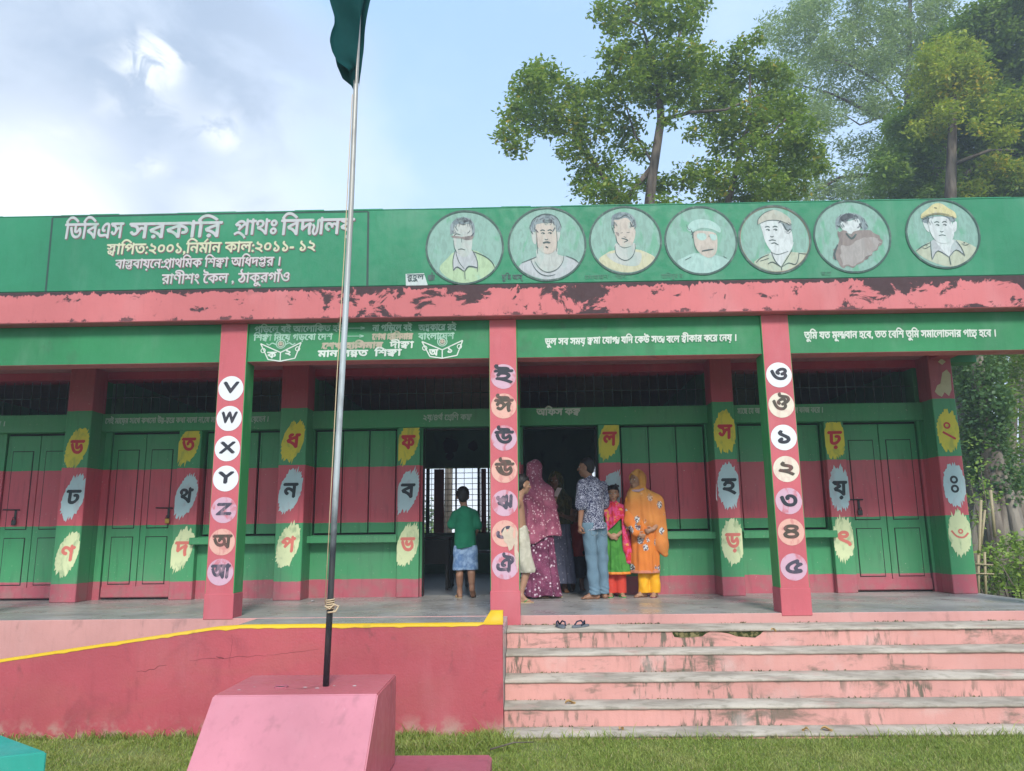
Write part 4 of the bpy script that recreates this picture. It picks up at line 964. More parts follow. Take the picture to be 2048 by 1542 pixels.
# ================================================================ people : bodies and clothes grown from distance fields
class Field:
    def __init__(s, lo, hi, vox):
        s.lo = np.array(lo, float); s.vox = vox; s.n = np.ceil((np.array(hi) - s.lo) / vox).astype(int) + 1
        s.d = np.full(tuple(s.n), .06, np.float32)
        s.ax = [s.lo[i] + np.arange(s.n[i]) * vox for i in range(3)]
    def sub(s, lo, hi):
        a = np.clip(np.floor((np.array(lo) - s.lo) / s.vox).astype(int), 0, s.n); b = np.clip(np.ceil((np.array(hi) - s.lo) / s.vox).astype(int) + 1, 0, s.n)
        if (b <= a).any(): return None
        sl = tuple(slice(a[i], b[i]) for i in range(3))
        return sl, np.meshgrid(*[s.ax[i][sl[i]] for i in range(3)], indexing='ij')
    def _join(s, sl, d, k):
        o = s.d[sl]
        if k > 0:
            h = np.clip(.5 + .5 * (o - d) / k, 0, 1); s.d[sl] = o * (1 - h) + d * h - k * h * (1 - h)
        else: s.d[sl] = np.minimum(o, d)
    def cap(s, a, b, ra, rb, k=.02, sq=None):
        """tapered capsule; sq=(unit dir, factor): thinner by factor along dir"""
        a = np.array(a, float); b = np.array(b, float); m_ = max(ra, rb) + .05 + k
        r_ = s.sub(np.minimum(a, b) - m_, np.maximum(a, b) + m_)
        if r_ is None: return
        sl, (X, Y, Z) = r_; P = [X - a[0], Y - a[1], Z - a[2]]; ab = b - a; L = max(1e-9, ab @ ab)
        if sq is not None:
            dv = np.array(sq[0], float); dv /= np.linalg.norm(dv); f = 1 / sq[1] - 1
            dd = P[0] * dv[0] + P[1] * dv[1] + P[2] * dv[2]; P = [P[i] + dv[i] * dd * f for i in range(3)]; ab = ab + dv * (ab @ dv) * f; L = max(1e-9, ab @ ab)
        t_ = np.clip((P[0] * ab[0] + P[1] * ab[1] + P[2] * ab[2]) / L, 0, 1)
        d = np.sqrt(sum((P[i] - t_ * ab[i]) ** 2 for i in range(3))) - (ra + (rb - ra) * t_)
        if sq is not None: d = d * (sq[1] * .5 + .5)
        s._join(sl, d, k)
    def ell(s, c, r, k=.015, M3=None):
        c = np.array(c, float); r = np.array(r, float); m_ = r.max() + .04 + k
        r_ = s.sub(c - m_, c + m_)
        if r_ is None: return
        sl, (X, Y, Z) = r_; P = [X - c[0], Y - c[1], Z - c[2]]
        if M3 is not None: P = [M3[0][i] * P[0] + M3[1][i] * P[1] + M3[2][i] * P[2] for i in range(3)]     # world -> local axes (columns of M3)
        q = np.sqrt(sum((P[i] / r[i]) ** 2 for i in range(3))); g = np.sqrt(sum((P[i] / r[i] ** 2) ** 2 for i in range(3))) + 1e-6
        s._join(sl, (q * (q - 1) / g), k)
    def disp(s, f):
        X, Y, Z = np.meshgrid(*s.ax, indexing='ij'); s.d += f(X, Y, Z).astype(np.float32)
    def cut(s, f):
        X, Y, Z = np.meshgrid(*s.ax, indexing='ij'); s.d = np.maximum(s.d, f(X, Y, Z).astype(np.float32))
    def mesh(s, name):
        s.d[0] = s.d[-1] = .05; s.d[:, 0] = s.d[:, -1] = .05; s.d[:, :, 0] = s.d[:, :, -1] = .05
        g = vdb.FloatGrid(background=.05); g.copyFromArray(s.d); p, q = g.convertToQuads(0.0)
        return np_mesh(name, p * s.vox + s.lo, q[:, ::-1], True)
def fold(amp, fx, fz, ph=0.0, cx=0.0, cy=0.0):
    """drapery: ridges that run down the cloth and wander"""
    def f(X, Y, Z):
        th = np.arctan2(Y - cy, X - cx)
        w = np.sin(th * fx + 1.3 * np.sin(Z * fz + ph) + ph) + .6 * np.sin(th * fx * 1.9 + Z * 4 + ph * 2) + .5 * np.sin(X * 31 + Z * 17 + ph) * np.sin(Y * 27 - Z * 13)
        return amp * w
    return f
def wrinkle(amp, s=1.0, ph=0.0):
    return lambda X, Y, Z: amp * (np.sin(Z * 42 * s + 14 * X + 3 * np.sin(X * 18 + ph)) * .6 + np.sin(Z * 25 * s - 19 * Y + 2.4 * np.sin(Y * 21 + ph) + ph) * .7 + np.sin((X + Y) * 38 + Z * 9 + ph) * .5)
def nv(v): v = np.array(v, float); return v / np.linalg.norm(v)
def hand(F, wrist, d, n, s=1.0, curl=.5, side=1):
    """palm, four unequal bent fingers and a thumb from the side; d along the hand, n out of the palm"""
    w = np.array(wrist, float); d = nv(d); n = np.array(n, float); n = nv(n - d * (n @ d)); e = np.cross(d, n) * side
    F.cap(w, w + d * .062 * s, .021 * s, .028 * s, .012, (n, .55))
    for i, (o, l) in enumerate(((.027, .062), (.009, .070), (-.009, .066), (-.026, .052))):
        b = w + d * .070 * s + e * o * s; k1 = b + (d * (1 - .3 * curl) + n * curl * .6) * l * .48 * s; k2 = k1 + (d * (1 - curl) + n * curl * 1.2) * l * .34 * s; k3 = k2 + (d * (.6 - curl) + n * curl) * l * .28 * s
        F.cap(b, k1, .0092 * s, .0085 * s, .004); F.cap(k1, k2, .0085 * s, .008 * s, .003); F.cap(k2, k3, .008 * s, .007 * s, .003)
    b = w + d * .022 * s + e * .026 * s; k1 = b + (d * .6 + e * .6 + n * .3) * .036 * s; k2 = k1 + (d * .9 + e * .1 + n * .4 * curl) * .030 * s
    F.cap(b, k1, .0115 * s, .0098 * s, .006); F.cap(k1, k2, .0098 * s, .008 * s, .003)
def head(F, c, f, s=1.0):
    """c centre of the skull, f facing (horizontal unit-ish)"""
    c = np.array(c, float); f = nv(f); up = np.array([0, 0, 1.]); r = nv(np.cross(f, up)); up = np.cross(r, f)
    M3 = np.array([r, f, up]).T
    F.ell(c + up * .022 * s - f * .008 * s, (.074 * s, .090 * s, .088 * s), .02, M3)
    F.ell(c + f * .022 * s - up * .050 * s, (.054 * s, .062 * s, .062 * s), .03, M3)
    F.ell(c + f * .060 * s - up * .098 * s, (.022 * s, .018 * s, .016 * s), .02, M3)          # chin
    F.cap(c + f * .088 * s + up * .006 * s, c + f * .106 * s - up * .030 * s, .007 * s, .0115 * s, .010)   # nose
    for k in (-1, 1):
        F.ell(c + r * k * .010 * s + f * .094 * s - up * .034 * s, (.008 * s, .009 * s, .006 * s), .006, M3)
        F.ell(c + r * k * .076 * s - f * .004 * s - up * .018 * s, (.010 * s, .020 * s, .032 * s), .008, M3)          # ears
        F.cap(c + r * k * .014 * s + f * .085 * s + up * .020 * s, c + r * k * .048 * s + f * .072 * s + up * .022 * s, .008 * s, .006 * s, .010)   # brow
        F.ell(c + r * k * .042 * s + f * .062 * s - up * .028 * s, (.020 * s, .018 * s, .016 * s), .016, M3)          # cheek
    F.cap(c + f * .084 * s - up * .062 * s - r * .018 * s, c + f * .084 * s - up * .062 * s + r * .018 * s, .0075 * s, .0075 * s, .006)
    F.cap(c + f * .082 * s - up * .073 * s - r * .014 * s, c + f * .082 * s - up * .073 * s + r * .014 * s, .008 * s, .008 * s, .006)
    return r, f, up
def ball(name, c, r, mat, par, rot=None, n=10):
    bm = bmesh.new(); bmesh.ops.create_uvsphere(bm, u_segments=n, v_segments=max(6, n // 2 + 2), radius=1.0)
    for v in bm.verts:
        p = Vector((v.co.x * r[0], v.co.y * r[1], v.co.z * r[2]))
        if rot is not None: p = rot @ p
        v.co = p + Vector(c)
    o = bpy.data.objects.new(name, bm_mesh(bm, name, True)); COL.objects.link(o); o.data.materials.append(mat); o.parent = par; return o
def add(name, F, mat, par):
    me = F.mesh(name) if isinstance(F, Field) else F; me.materials.append(mat); o = bpy.data.objects.new(name, me); COL.objects.link(o); o.parent = par; return o
EYE = flat('eye white', (.55, .52, .48), .3); IRIS = flat('iris dark', (.012, .008, .006), .2); HAIR = flat('black hair', (.010, .009, .009), .55, .5, scale=90); LIP = flat('lip', (.22, .07, .06), .5)
def skin(c, nm):
    t = NT(nm); cc = t.mix(t.noise(14, 5), c4(c, .85), c4(c, 1.12)); t.p.inputs['Subsurface Weight'].default_value = .08; t.p.inputs['Subsurface Radius'].default_value = (.02, .008, .004)
    t.p.inputs['Subsurface Scale'].default_value = .5; return t.fin(cc, .5, .35)
SK1 = skin((.27, .14, .085), 'brown skin'); SK2 = skin((.36, .20, .125), 'lighter brown skin'); SK3 = skin((.22, .11, .065), 'deep brown skin')
def eyes(par, c, frame, s=1.0):
    r, f, up = frame; Rm = Matrix((r, f, up)).transposed()
    for k in (-1, 1):
        p = np.array(c) + r * k * .031 * s + f * .076 * s + up * .004 * s
        e = ball('eye', p, (.0135 * s, .010 * s, .0075 * s), EYE, par, Rm); ball('iris', p + f * .0065 * s, (.0062 * s, .0055 * s, .0062 * s), IRIS, e, Rm, 8)
        ball('eyebrow', p + up * .020 * s + f * .006 * s, (.019 * s, .005 * s, .0034 * s), HAIR, par, Rm, 8)
    ball('lips', np.array(c) + f * .087 * s - up * .067 * s, (.019 * s, .007 * s, .0085 * s), LIP, par, Rm, 8)
def hairdo(par, c, frame, s=1.0, back=.0, fac=1.0):
    r, f, up = frame; F = Field(np.array(c) - .16 * s, np.array(c) + .17 * s, .006); M3 = np.array([r, f, up]).T
    F.ell(np.array(c) + up * .030 * s - f * (.018 + back) * s, (.083 * s * fac, .095 * s * fac, .094 * s * fac), .01, M3)
    F.ell(np.array(c) - up * .03 * s - f * (.045 + back) * s, (.066 * s, .052 * s, .062 * s), .02, M3)
    cc = np.array(c)
    def cutf(X, Y, Z):
        a = (X - cc[0]) * f[0] + (Y - cc[1]) * f[1] + (Z - cc[2]) * f[2]; b = (X - cc[0]) * up[0] + (Y - cc[1]) * up[1] + (Z - cc[2]) * up[2]
        return np.minimum(a * .85 - b * .75 + .018 * s, .045 * s - b + 0 * a) + np.where(a < -.01 * s, -1, 0) * 1.0
    F.disp(lambda X, Y, Z: .0022 * np.sin(X * 190 + 3 * np.sin(Z * 60)) * np.sin(Y * 170 + Z * 80))
    F.cut(cutf); return add('hair', F, HAIR, par)
def foot(F, ank, d, s=1.0):
    a = np.array(ank, float); d = nv(d); h = np.array([a[0], a[1], .028 * s]) - d * .028 * s; t_ = np.array([a[0], a[1], .022 * s]) + d * .115 * s; e = np.array([-d[1], d[0], 0])
    F.cap(a, h, .036 * s, .030 * s, .02); F.cap(a + d * .01, t_ - d * .02, .034 * s, .022 * s, .025); F.cap(h, t_, .026 * s, .024 * s, .02)
    for i, o in enumerate((-.030, -.014, .002, .016, .029)):
        p = t_ + e * o * s * 1.0; F.cap(p, p + d * (.050 - abs(o) * .5) * s - np.array([0, 0, .008 * s]), .0105 * s, .009 * s, .004)
def sandal(par, ank, d, mat, strap, s=1.0, z=0.0, tilt=0.0):
    a = np.array(ank, float); d = nv(d); e = np.array([-d[1], d[0], 0]); V = []; n = 22
    for zz in (z + .001, z + .013):
        for k in range(n):
            t_ = 2 * math.pi * k / n; w = .043 * (1 + .18 * math.cos(t_)); q = d * (.045 + .132 * math.cos(t_)) + e * w * math.sin(t_) * 1.0
            p = a + q * s; V.append((p[0], p[1], zz + tilt * (.12 - (q @ d))))
    F_ = [tuple(range(n))[::-1], tuple(range(n, 2 * n))] + [(k, (k + 1) % n, n + (k + 1) % n, n + k) for k in range(n)]
    me = bpy.data.meshes.new('sandal'); me.from_pydata(V, [], F_); me.update(); o = add('sandal', me, mat, par)
    for k in (-1, 1):
        q0 = a + (d * .125) * s; q1 = a + (d * .045 + e * k * .042) * s
        pts = [(q0[0], q0[1], z + .012), ((q0[0] * .6 + q1[0] * .4), (q0[1] * .6 + q1[1] * .4), z + .050 * s), (q1[0], q1[1], z + .014)]
        add('sandal_strap', tube_mesh('sandal_strap', pts, .006, 6), strap, o)
    return o
def person(x, y, z, label, group=None): return empty('person', (x, y, z), label, 'person', group)

# fabrics
def T2(nm, a, b, sc, th0, th1, c=None, rough=.85, dist=1.0, detail=4):
    t = NT(nm); v = t.noise(sc, detail, dist=dist); col = t.mix(t.step(v, th0, th1), c4(a), c4(b))
    if c: col = t.mix(t.step(t.noise(sc * .8, 3, off=(4, 4, 4)), .60, .64), col, c4(c))
    t.bump(t.noise(300, 2), .15, .001); return t.fin(col, rough, .2)
F_navy = T2('navy and white leaf print', (.018, .022, .065), (.42, .44, .52), 50, .51, .54, dist=2.2)
t = NT('faded blue denim'); cc = t.mix(t.noise(6, 6), (.055, .12, .18, 1), (.115, .21, .28, 1)); cc = t.mix(t.math('MULTIPLY', t.noise(160, 2, (1, 1, .3)), .4), cc, (.30, .38, .42, 1)); t.bump(t.noise(200, 2), .2, .001); F_denim = t.fin(cc, .85, .2)
t = NT('pale washed denim'); cc = t.mix(t.step(t.noise(18, 6), .35, .65), (.10, .18, .33, 1), (.26, .37, .52, 1)); F_pale = t.fin(cc, .85, .2)
F_green = T2('green jersey', (.008, .115, .062), (.014, .15, .08), 6, .3, .7)
F_cream = T2('cream shorts cloth', (.42, .40, .31), (.55, .52, .42), 9, .35, .65)
def spotted(nm, base, b2, spot, sc, r0, r1, th=.5):
    t = NT(nm); d = t.voro(sc); col = t.mix(t.step(t.noise(7, 5), .35, .65), c4(base), c4(b2))
    msk = t.math('MULTIPLY', t.step(d, r1, r0), t.step(t.noise(sc * .35, 2, off=(3, 3, 3)), th - .05, th + .05)); col = t.mix(msk, col, c4(spot))
    d2 = t.voro(sc * 2.6, stretch=(1, 1, 1)); col = t.mix(t.math('MULTIPLY', t.step(d2, .22, .14), .6), col, c4(spot, .8)); return t.fin(col, .85, .2)
F_veil = spotted('maroon veil with pale sprigs', (.22, .055, .10), (.36, .11, .17), (.62, .40, .44), 30, .22, .36, .44)
F_skirt = spotted('plum skirt with white flowers', (.10, .022, .055), (.22, .06, .12), (.62, .50, .56), 23, .22, .36, .42)
t = NT('orange embroidered cotton'); cc = t.mix(t.step(t.noise(4, 5), .35, .65), (.55, .20, .030, 1), (.66, .27, .035, 1))
z_ = t.xyz()[2]; cc = t.mix(t.math('MULTIPLY', t.step(z_, 1.95, 1.78), .55), cc, (.60, .13, .035, 1))
v1 = t.voro(8.5, (1, .5, .8)); n1 = t.noise(40, 4, dist=1.0); msk = t.math('MULTIPLY', t.step(t.math('ADD', v1, t.math('MULTIPLY', n1, .3)), .52, .46), t.step(z_, 2.24, 2.14))
cc = t.mix(msk, cc, t.mix(t.step(t.noise(55, 3, off=(2, 2, 2)), .47, .53), (.52, .54, .54, 1), (.09, .06, .08, 1)))
F_orange = t.fin(cc, .8, .2)
F_scarf = None; F_yel = T2('marigold trousers', (.72, .34, .015), (.80, .42, .03), 7, .4, .6)
F_red = T2('red and magenta tie dye scarf', (.55, .035, .05), (.62, .07, .20), 17, .45, .55, (.66, .30, .08)); F_lime = T2('leaf green dress', (.045, .19, .03), (.07, .25, .045), 9, .4, .6); F_rtr = flat('red trousers', (.55, .05, .03), .8)
F_olive = T2('dark olive shawl', (.05, .05, .02), (.10, .09, .03), 14, .4, .6); F_slate = spotted('slate blue skirt', (.10, .11, .17), (.14, .15, .22), (.30, .30, .36), 26, .18, .3); F_tee = T2('dull red shirt', (.28, .02, .02), (.36, .035, .03), 9, .4, .6)
TAN = flat('tan rubber', (.42, .30, .16), .7); GRN = flat('green rubber', (.05, .28, .07), .6); BLK = flat('black rubber', (.02, .02, .025), .6)

t = NT('orange veil with printed birds'); z_ = t.xyz()[2]; cc = t.mix(t.step(t.noise(6, 5), .35, .65), (.52, .23, .055, 1), (.60, .30, .075, 1))
v1 = t.voro(7.0, (1, .4, .75)); n1 = t.noise(34, 4, dist=1.2); wz = t.step(z_, 2.15, 1.85); msk = t.math('MULTIPLY', t.step(t.math('ADD', v1, t.math('MULTIPLY', n1, .35)), .46, .40), wz)
cc = t.mix(t.math('MULTIPLY', wz, .45), cc, (.58, .14, .035, 1)); cc = t.mix(msk, cc, t.mix(t.step(t.noise(48, 3, off=(2, 2, 2)), .47, .53), (.55, .58, .58, 1), (.07, .05, .07, 1)))
t.bump(t.noise(30, 4, (1, 1, .3)), .3, .01); F_scarf = t.fin(cc, .8, .2)
# ---- young man in a patterned shirt, seen from behind, looking left
P = person(.765, 9.40, FZ, 'young man in navy and white patterned shirt and blue jeans, seen from behind', None)
F = Field((-.32, -.30, -.01), (.36, .32, 1.72), .0065)
fr = head(F, (-.045, .02, 1.552), (-1, .28, -.02), .98)
f_ = np.array((-.62, .78, 0)); l_ = np.array((-.78, -.62, 0))
C_ = np.array((.02, .0, 0)); shL = C_ + l_ * .165 + (0, 0, 1.335); shR = C_ - l_ * .165 + (0, 0, 1.325)
F.cap((.0, .01, 1.30), (-.028, .012, 1.47), .058, .050, .03); F.cap(shL, shR, .05, .05, .04); F.cap(C_ + (0, 0, 1.28), C_ + (0, 0, .98), .135, .115, .04, (f_, .72)); F.cap(C_ + (0, 0, .98), C_ + (.01, 0, .86), .108, .10, .03, (f_, .72))
elL = np.array((-.125, -.12, 1.055)); wrL = np.array((-.150, -.125, .855)); F.cap(shL, elL, .047, .036, .03); F.cap(elL, wrL, .036, .024, .02); hand(F, wrL, (-.05, 0, -1), (.6, .5, 0), .95, .9, 1)
elR = shR + np.array((.03, .10, -.26)); wrR = elR + np.array((-.10, .14, .02)); F.cap(shR, elR, .047, .036, .03); F.cap(elR, wrR, .036, .024, .02); hand(F, wrR, (-.8, .5, 0), (0, 0, 1), .95, .5, 1)
hL = C_ + l_ * .075 + (0, 0, .84); hR = C_ - l_ * .075 + (.01, 0, .84); kL = np.array((-.015, -.02, .47)); kR = np.array((.115, .07, .47)); aL = np.array((.01, -.035, .085)); aR = np.array((.125, .08, .085))
for h, k, a in ((hL, kL, aL), (hR, kR, aR)): F.cap(h, k, .082, .052, .03); F.cap(k, a, .052, .034, .02)
foot(F, aL, (-1, -.15, 0)); foot(F, aR, (-.4, .9, 0))
add('body', F, SK1, P); eyes(P, (-.045, .02, 1.552), fr, .98); hairdo(P, (-.045, .02, 1.552), fr, .98)
F = Field((-.32, -.30, .70), (.36, .32, 1.50), .0065)
F.cap(C_ + (0, 0, 1.29), C_ + (0, 0, .98), .152, .138, .03, (f_, .74)); F.cap(C_ + (0, 0, .98), C_ + (.008, 0, .74), .138, .162, .03, (f_, .84)); F.cap(shL + (0, 0, -.01), shR + (0, 0, -.01), .064, .064, .04); F.cap((-.01, .01, 1.35), (-.015, .01, 1.40), .066, .060, .03)
F.cap(shL, shL + (elL - shL) * .85, .062, .074, .03); F.cap(shR, shR + (elR - shR) * .8, .062, .072, .03)
F.disp(wrinkle(.0055, .6)); F.cut(lambda X, Y, Z: .795 + .02 * np.sin(X * 9) - Z); add('shirt', F, F_navy, P)
F = Field((-.25, -.22, .03), (.32, .28, .95), .0065)
F.cap(hL + (0, 0, .04), hR + (0, 0, .04), .088, .088, .04); F.cap(C_ + (0, 0, .88), C_ + (0, 0, .80), .112, .120, .03, (f_, .74))
for h, k, a in ((hL, kL, aL), (hR, kR, aR)): F.cap(h, k, .096, .072, .02); F.cap(k, a + (0, 0, -.03), .072, .066, .02)
F.disp(wrinkle(.0045, .9, 2)); F.disp(lambda X, Y, Z: -.004 * np.exp(-((Z - .10) / .05) ** 2) * np.sin(Z * 130 + X * 60)); F.cut(lambda X, Y, Z: np.maximum(.055 - Z, Z - .885)); jn = add('jeans', F, F_denim, P)
for hh in (hL, hR):
    c_ = hh - f_ * .083 + (0, 0, -.035); e_ = l_
    pk = [(c_ + e_ * a + np.array((0, 0, b)) - f_ * .008) for a, b in ((-.05, .05), (.05, .05), (.05, -.05), (0, -.075), (-.05, -.05), (-.05, .05))]
    add('back_pocket_seam', tube_mesh('back_pocket_seam', pk, .0022, 5), flat('denim seam', (.30, .36, .38)), jn)

# ---- woman in the orange embroidered dress
P = person(1.405, 9.58, FZ, 'woman in orange embroidered tunic and orange veil with marigold trousers beside the shutters')
F = Field((-.34, -.30, -.01), (.40, .32, 1.60), .0065); hc = (-.055, -.01, 1.395); fr = head(F, hc, (-.80, -.60, .04), .96)
F.cap((-.0, .02, 1.16), (-.03, .01, 1.32), .052, .046, .03); F.cap((-.12, .0, 1.16), (.15, .04, 1.15), .055, .055, .04); F.cap((.02, .02, 1.12), (.02, .02, .80), .135, .14, .04, ((0, 1, 0), .72))
F.cap((-.13, -.01, 1.15), (-.165, -.07, .90), .045, .036, .03); F.cap((-.165, -.07, .90), (-.10, -.15, .745), .036, .024, .02); hand(F, (-.10, -.15, .745), (.9, -.3, -.35), (0, .9, .3), .88, .5, 1)
F.cap((.16, .04, 1.15), (.20, -.02, .90), .045, .036, .03); F.cap((.20, -.02, .90), (.10, -.13, .80), .036, .024, .02); hand(F, (.10, -.13, .80), (-.9, -.2, -.3), (0, .9, .3), .88, .5, -1)
for hx, ax in ((-.04, -.03), (.09, .11)): F.cap((hx, .02, .78), (ax, .01, .42), .085, .05, .03); F.cap((ax, .01, .42), (ax, .02, .075), .05, .030, .02)
foot(F, (-.03, .02, .075), (-.75, -.6, 0), .88); foot(F, (.11, .02, .075), (-.35, -.9, 0), .88); add('body', F, SK2, P); eyes(P, hc, fr, .96); hairdo(P, hc, fr, .95)
F = Field((-.34, -.30, .20), (.40, .32, 1.26), .007)
F.cap((.02, .02, 1.12), (.02, .02, .80), .155, .17, .04, ((0, 1, 0), .76)); F.cap((.02, .02, .80), (-.0, .01, .24), .165, .17, .04, ((0, 1, 0), .8)); F.cap((-.12, .0, 1.15), (.15, .04, 1.14), .075, .075, .04)
F.cap((-.13, -.01, 1.15), (-.165, -.07, .90), .065, .062, .03); F.cap((-.165, -.07, .90), (-.11, -.14, .76), .060, .052, .02)
F.disp(fold(.0065, 7, 5, .5, .02, .02)); F.cut(lambda X, Y, Z: .285 - Z); add('tunic', F, F_orange, P)
hem = NT('dull pink hem'); F_hem = hem.fin(hem.mix(hem.noise(20, 4), (.50, .17, .10, 1), (.58, .24, .15, 1)), .85, .2)
F = Field((-.30, -.26, .22), (.36, .30, .34), .006); F.cap((.02, .02, .80), (-.0, .01, .24), .168, .173, .04, ((0, 1, 0), .8)); F.disp(fold(.0045, 7, 5, .5, .02, .02)); F.cut(lambda X, Y, Z: np.maximum(.283 - Z, Z - .318)); add('hem_band', F, F_hem, P)
F = Field((-.20, -.20, .02), (.30, .24, .60), .0065)
for hx, ax in ((-.02, -.02), (.10, .115)): F.cap((hx, .02, .60), (ax, .015, .06), .082, .062, .02)
F.disp(wrinkle(.005, .8, 1)); F.cut(lambda X, Y, Z: .050 - Z); add('trousers', F, F_yel, P)
# veil: round the head, over the shoulders and down the right side to a swinging corner
F = Field((-.36, -.32, .38), (.46, .34, 1.60), .007); r_, ff, up_ = fr; hc = np.array(hc)
M3 = np.array([r_, ff, up_]).T
F.ell(hc - ff * .012 + up_ * .014, (.098, .108, .116), .01, M3); F.cap(hc - up_ * .06 - ff * .02, hc - up_ * .16 - ff * .0, .085, .105, .04)
F.cap((-.10, -.0, 1.16), (.16, .03, 1.13), .098, .108, .06); F.cap((.02, .01, 1.12), (.06, .01, .92), .165, .185, .05, ((0, 1, 0), .80)); F.cap((.14, .0, 1.08), (.205, -.0, .62), .11, .085, .05, ((0, 1, 0), .9)); F.cap((.19, -.02, .62), (.235, -.02, .50), .085, .05, .04)
F.cap((-.14, -.02, 1.08), (-.17, -.04, .80), .085, .055, .04)
F.disp(fold(.0085, 6, 4, 1.5, .03, .02))
def veilcut(X, Y, Z):
    a = (X - hc[0]) * ff[0] + (Y - hc[1]) * ff[1]; b = Z - hc[2]; s_ = (X - hc[0]) * r_[0] + (Y - hc[1]) * r_[1]
    opening = .070 - np.sqrt((s_ * 1.02) ** 2 + ((b + .020) * .80) ** 2); opening = np.where(a > .0, opening, -1)
    low = np.where(X < .09, .83 + (X + .17) * .10 - Z, .495 - .30 * (X - .25) - Z) * .9
    low = (.80 - Z) * (X < .07) + (.47 + .9 * np.maximum(0, .24 - X) * .9 - Z) * (X >= .07)
    return np.maximum(opening, low)
F.cut(veilcut); add('veil', F, F_scarf, P)
add('neck_scarf', tube_mesh('neck_scarf', [(-.15, -.02, 1.275), (-.12, -.095, 1.262), (-.05, -.12, 1.262), (.01, -.09, 1.285)], [.012, .016, .016, .012], 8), flat('pale mauve edging', (.42, .30, .34)), P)
sandal(P, (-.03, .02, 0), (-.75, -.6, 0), flat('brown sandal', (.12, .05, .03)), TAN, .88, -.004); sandal(P, (.11, .02, 0), (-.35, -.9, 0), flat('wine sandal', (.20, .04, .05)), TAN, .88, -.004)
# embroidered orange motif on the veil
for (mx, mz, s_) in ((.135, 1.10, .034), (.02, .98, .016)):
    pass

# ---- woman in the maroon veil, seen from behind, holding a phone
P = person(.135, 9.62, FZ, 'woman in long maroon flowered veil and plum skirt, back turned, beside the middle column')
F = Field((-.40, -.32, -.01), (.42, .36, 1.72), .007); hc = (-.04, .04, 1.53); fr = head(F, hc, (.55, .83, 0), .96)
F.cap((-.02, .03, 1.28), (-.035, .03, 1.44), .052, .047, .03); F.cap((-.16, .0, 1.28), (.12, .02, 1.28), .055, .055, .04); F.cap((-.02, .02, 1.25), (0, .02, .85), .14, .14, .04, ((0, 1, 0), .75))
F.cap((.13, .02, 1.28), (.15, .06, 1.03), .045, .038, .03); F.cap((.15, .06, 1.03), (.205, .10, 1.15), .036, .024, .02); hand(F, (.205, .10, 1.15), (.35, .1, .9), (-.7, .3, 0), .9, .7, -1)
F.cap((-.16, 0, 1.28), (-.19, .06, 1.02), .045, .036, .03); F.cap((-.19, .06, 1.02), (-.06, .2, 1.05), .036, .024, .02); hand(F, (-.06, .2, 1.05), (.9, .3, 0), (0, 0, 1), .9, .6, 1)
F.cap((-.06, .02, .82), (-.07, .02, .08), .09, .035, .03); F.cap((.08, .02, .82), (.10, .05, .08), .09, .035, .03); foot(F, (-.03, .0, .075), (.6, -.25, 0), .9); foot(F, (.12, .05, .075), (.9, .2, 0), .9)
add('body', F, SK2, P)
F = Field((-.42, -.34, .0), (.44, .38, .95), .0075)
F.cap((0, .02, .88), (-.02, .02, .05), .17, .245, .03, ((0, 1, 0), .82)); F.cap((.0, .02, .40), (.02, .0, .02), .20, .235, .03, ((0, 1, 0), .82))
F.disp(lambda X, Y, Z: fold(.012, 9, 3, .4, 0, .02)(X, Y, Z) * np.clip(1.1 - Z, .2, 1)); F.cut(lambda X, Y, Z: .028 + .012 * np.sin(X * 20) - Z); add('skirt', F, F_skirt, P)
F = Field((-.40, -.34, .55), (.42, .38, 1.74), .007)
F.ell((-.045, .03, 1.555), (.102, .108, .118), .01); F.cap((-.05, .02, 1.47), (-.03, .01, 1.25), .098, .15, .05); F.cap((-.13, .0, 1.25), (.10, .01, 1.25), .10, .10, .06)
F.cap((-.02, .01, 1.22), (-.02, .01, .72), .185, .222, .05, ((0, 1, 0), .84)); F.cap((.08, .02, 1.15), (.16, .05, .78), .13, .13, .05); F.cap((.12, .03, 1.2), (.19, .09, 1.08), .07, .05, .03)
F.disp(lambda X, Y, Z: fold(.0095, 7, 3, 2.2, -.02, .02)(X, Y, Z) * np.clip((1.62 - Z) * 1.6, .12, 1)); F.disp(lambda X, Y, Z: .006 * np.sin(X * 34 + Z * 26 + 2 * np.sin(Z * 11)))
F.cut(lambda X, Y, Z: .66 + .05 * np.abs(X + .06) / .2 - .10 * (X < -.10) * 0 + .03 * np.sin(X * 14) - Z)
add('veil', F, F_veil, P)
box_ = bmesh.new(); box_bm(box_, -.004, .004, -.034, .034, -.07, .07, .003); me = bm_mesh(box_, 'phone'); me.materials.append(flat('phone back', (.55, .45, .42), .3)); ph = bpy.data.objects.new('mobile_phone', me); COL.objects.link(ph); ph.location = (.135 + .240, 9.62 + .10, FZ + 1.27); ph.rotation_euler = (R(8), R(38), R(60)); set_props(ph, 'small pale mobile phone held up by the woman in the maroon veil', 'phone')
sandal(P, (-.03, .0, 0), (.6, -.25, 0), TAN, TAN, .9, -.003); sandal(P, (.12, .05, 0), (.9, .2, 0), TAN, TAN, .9, -.003)

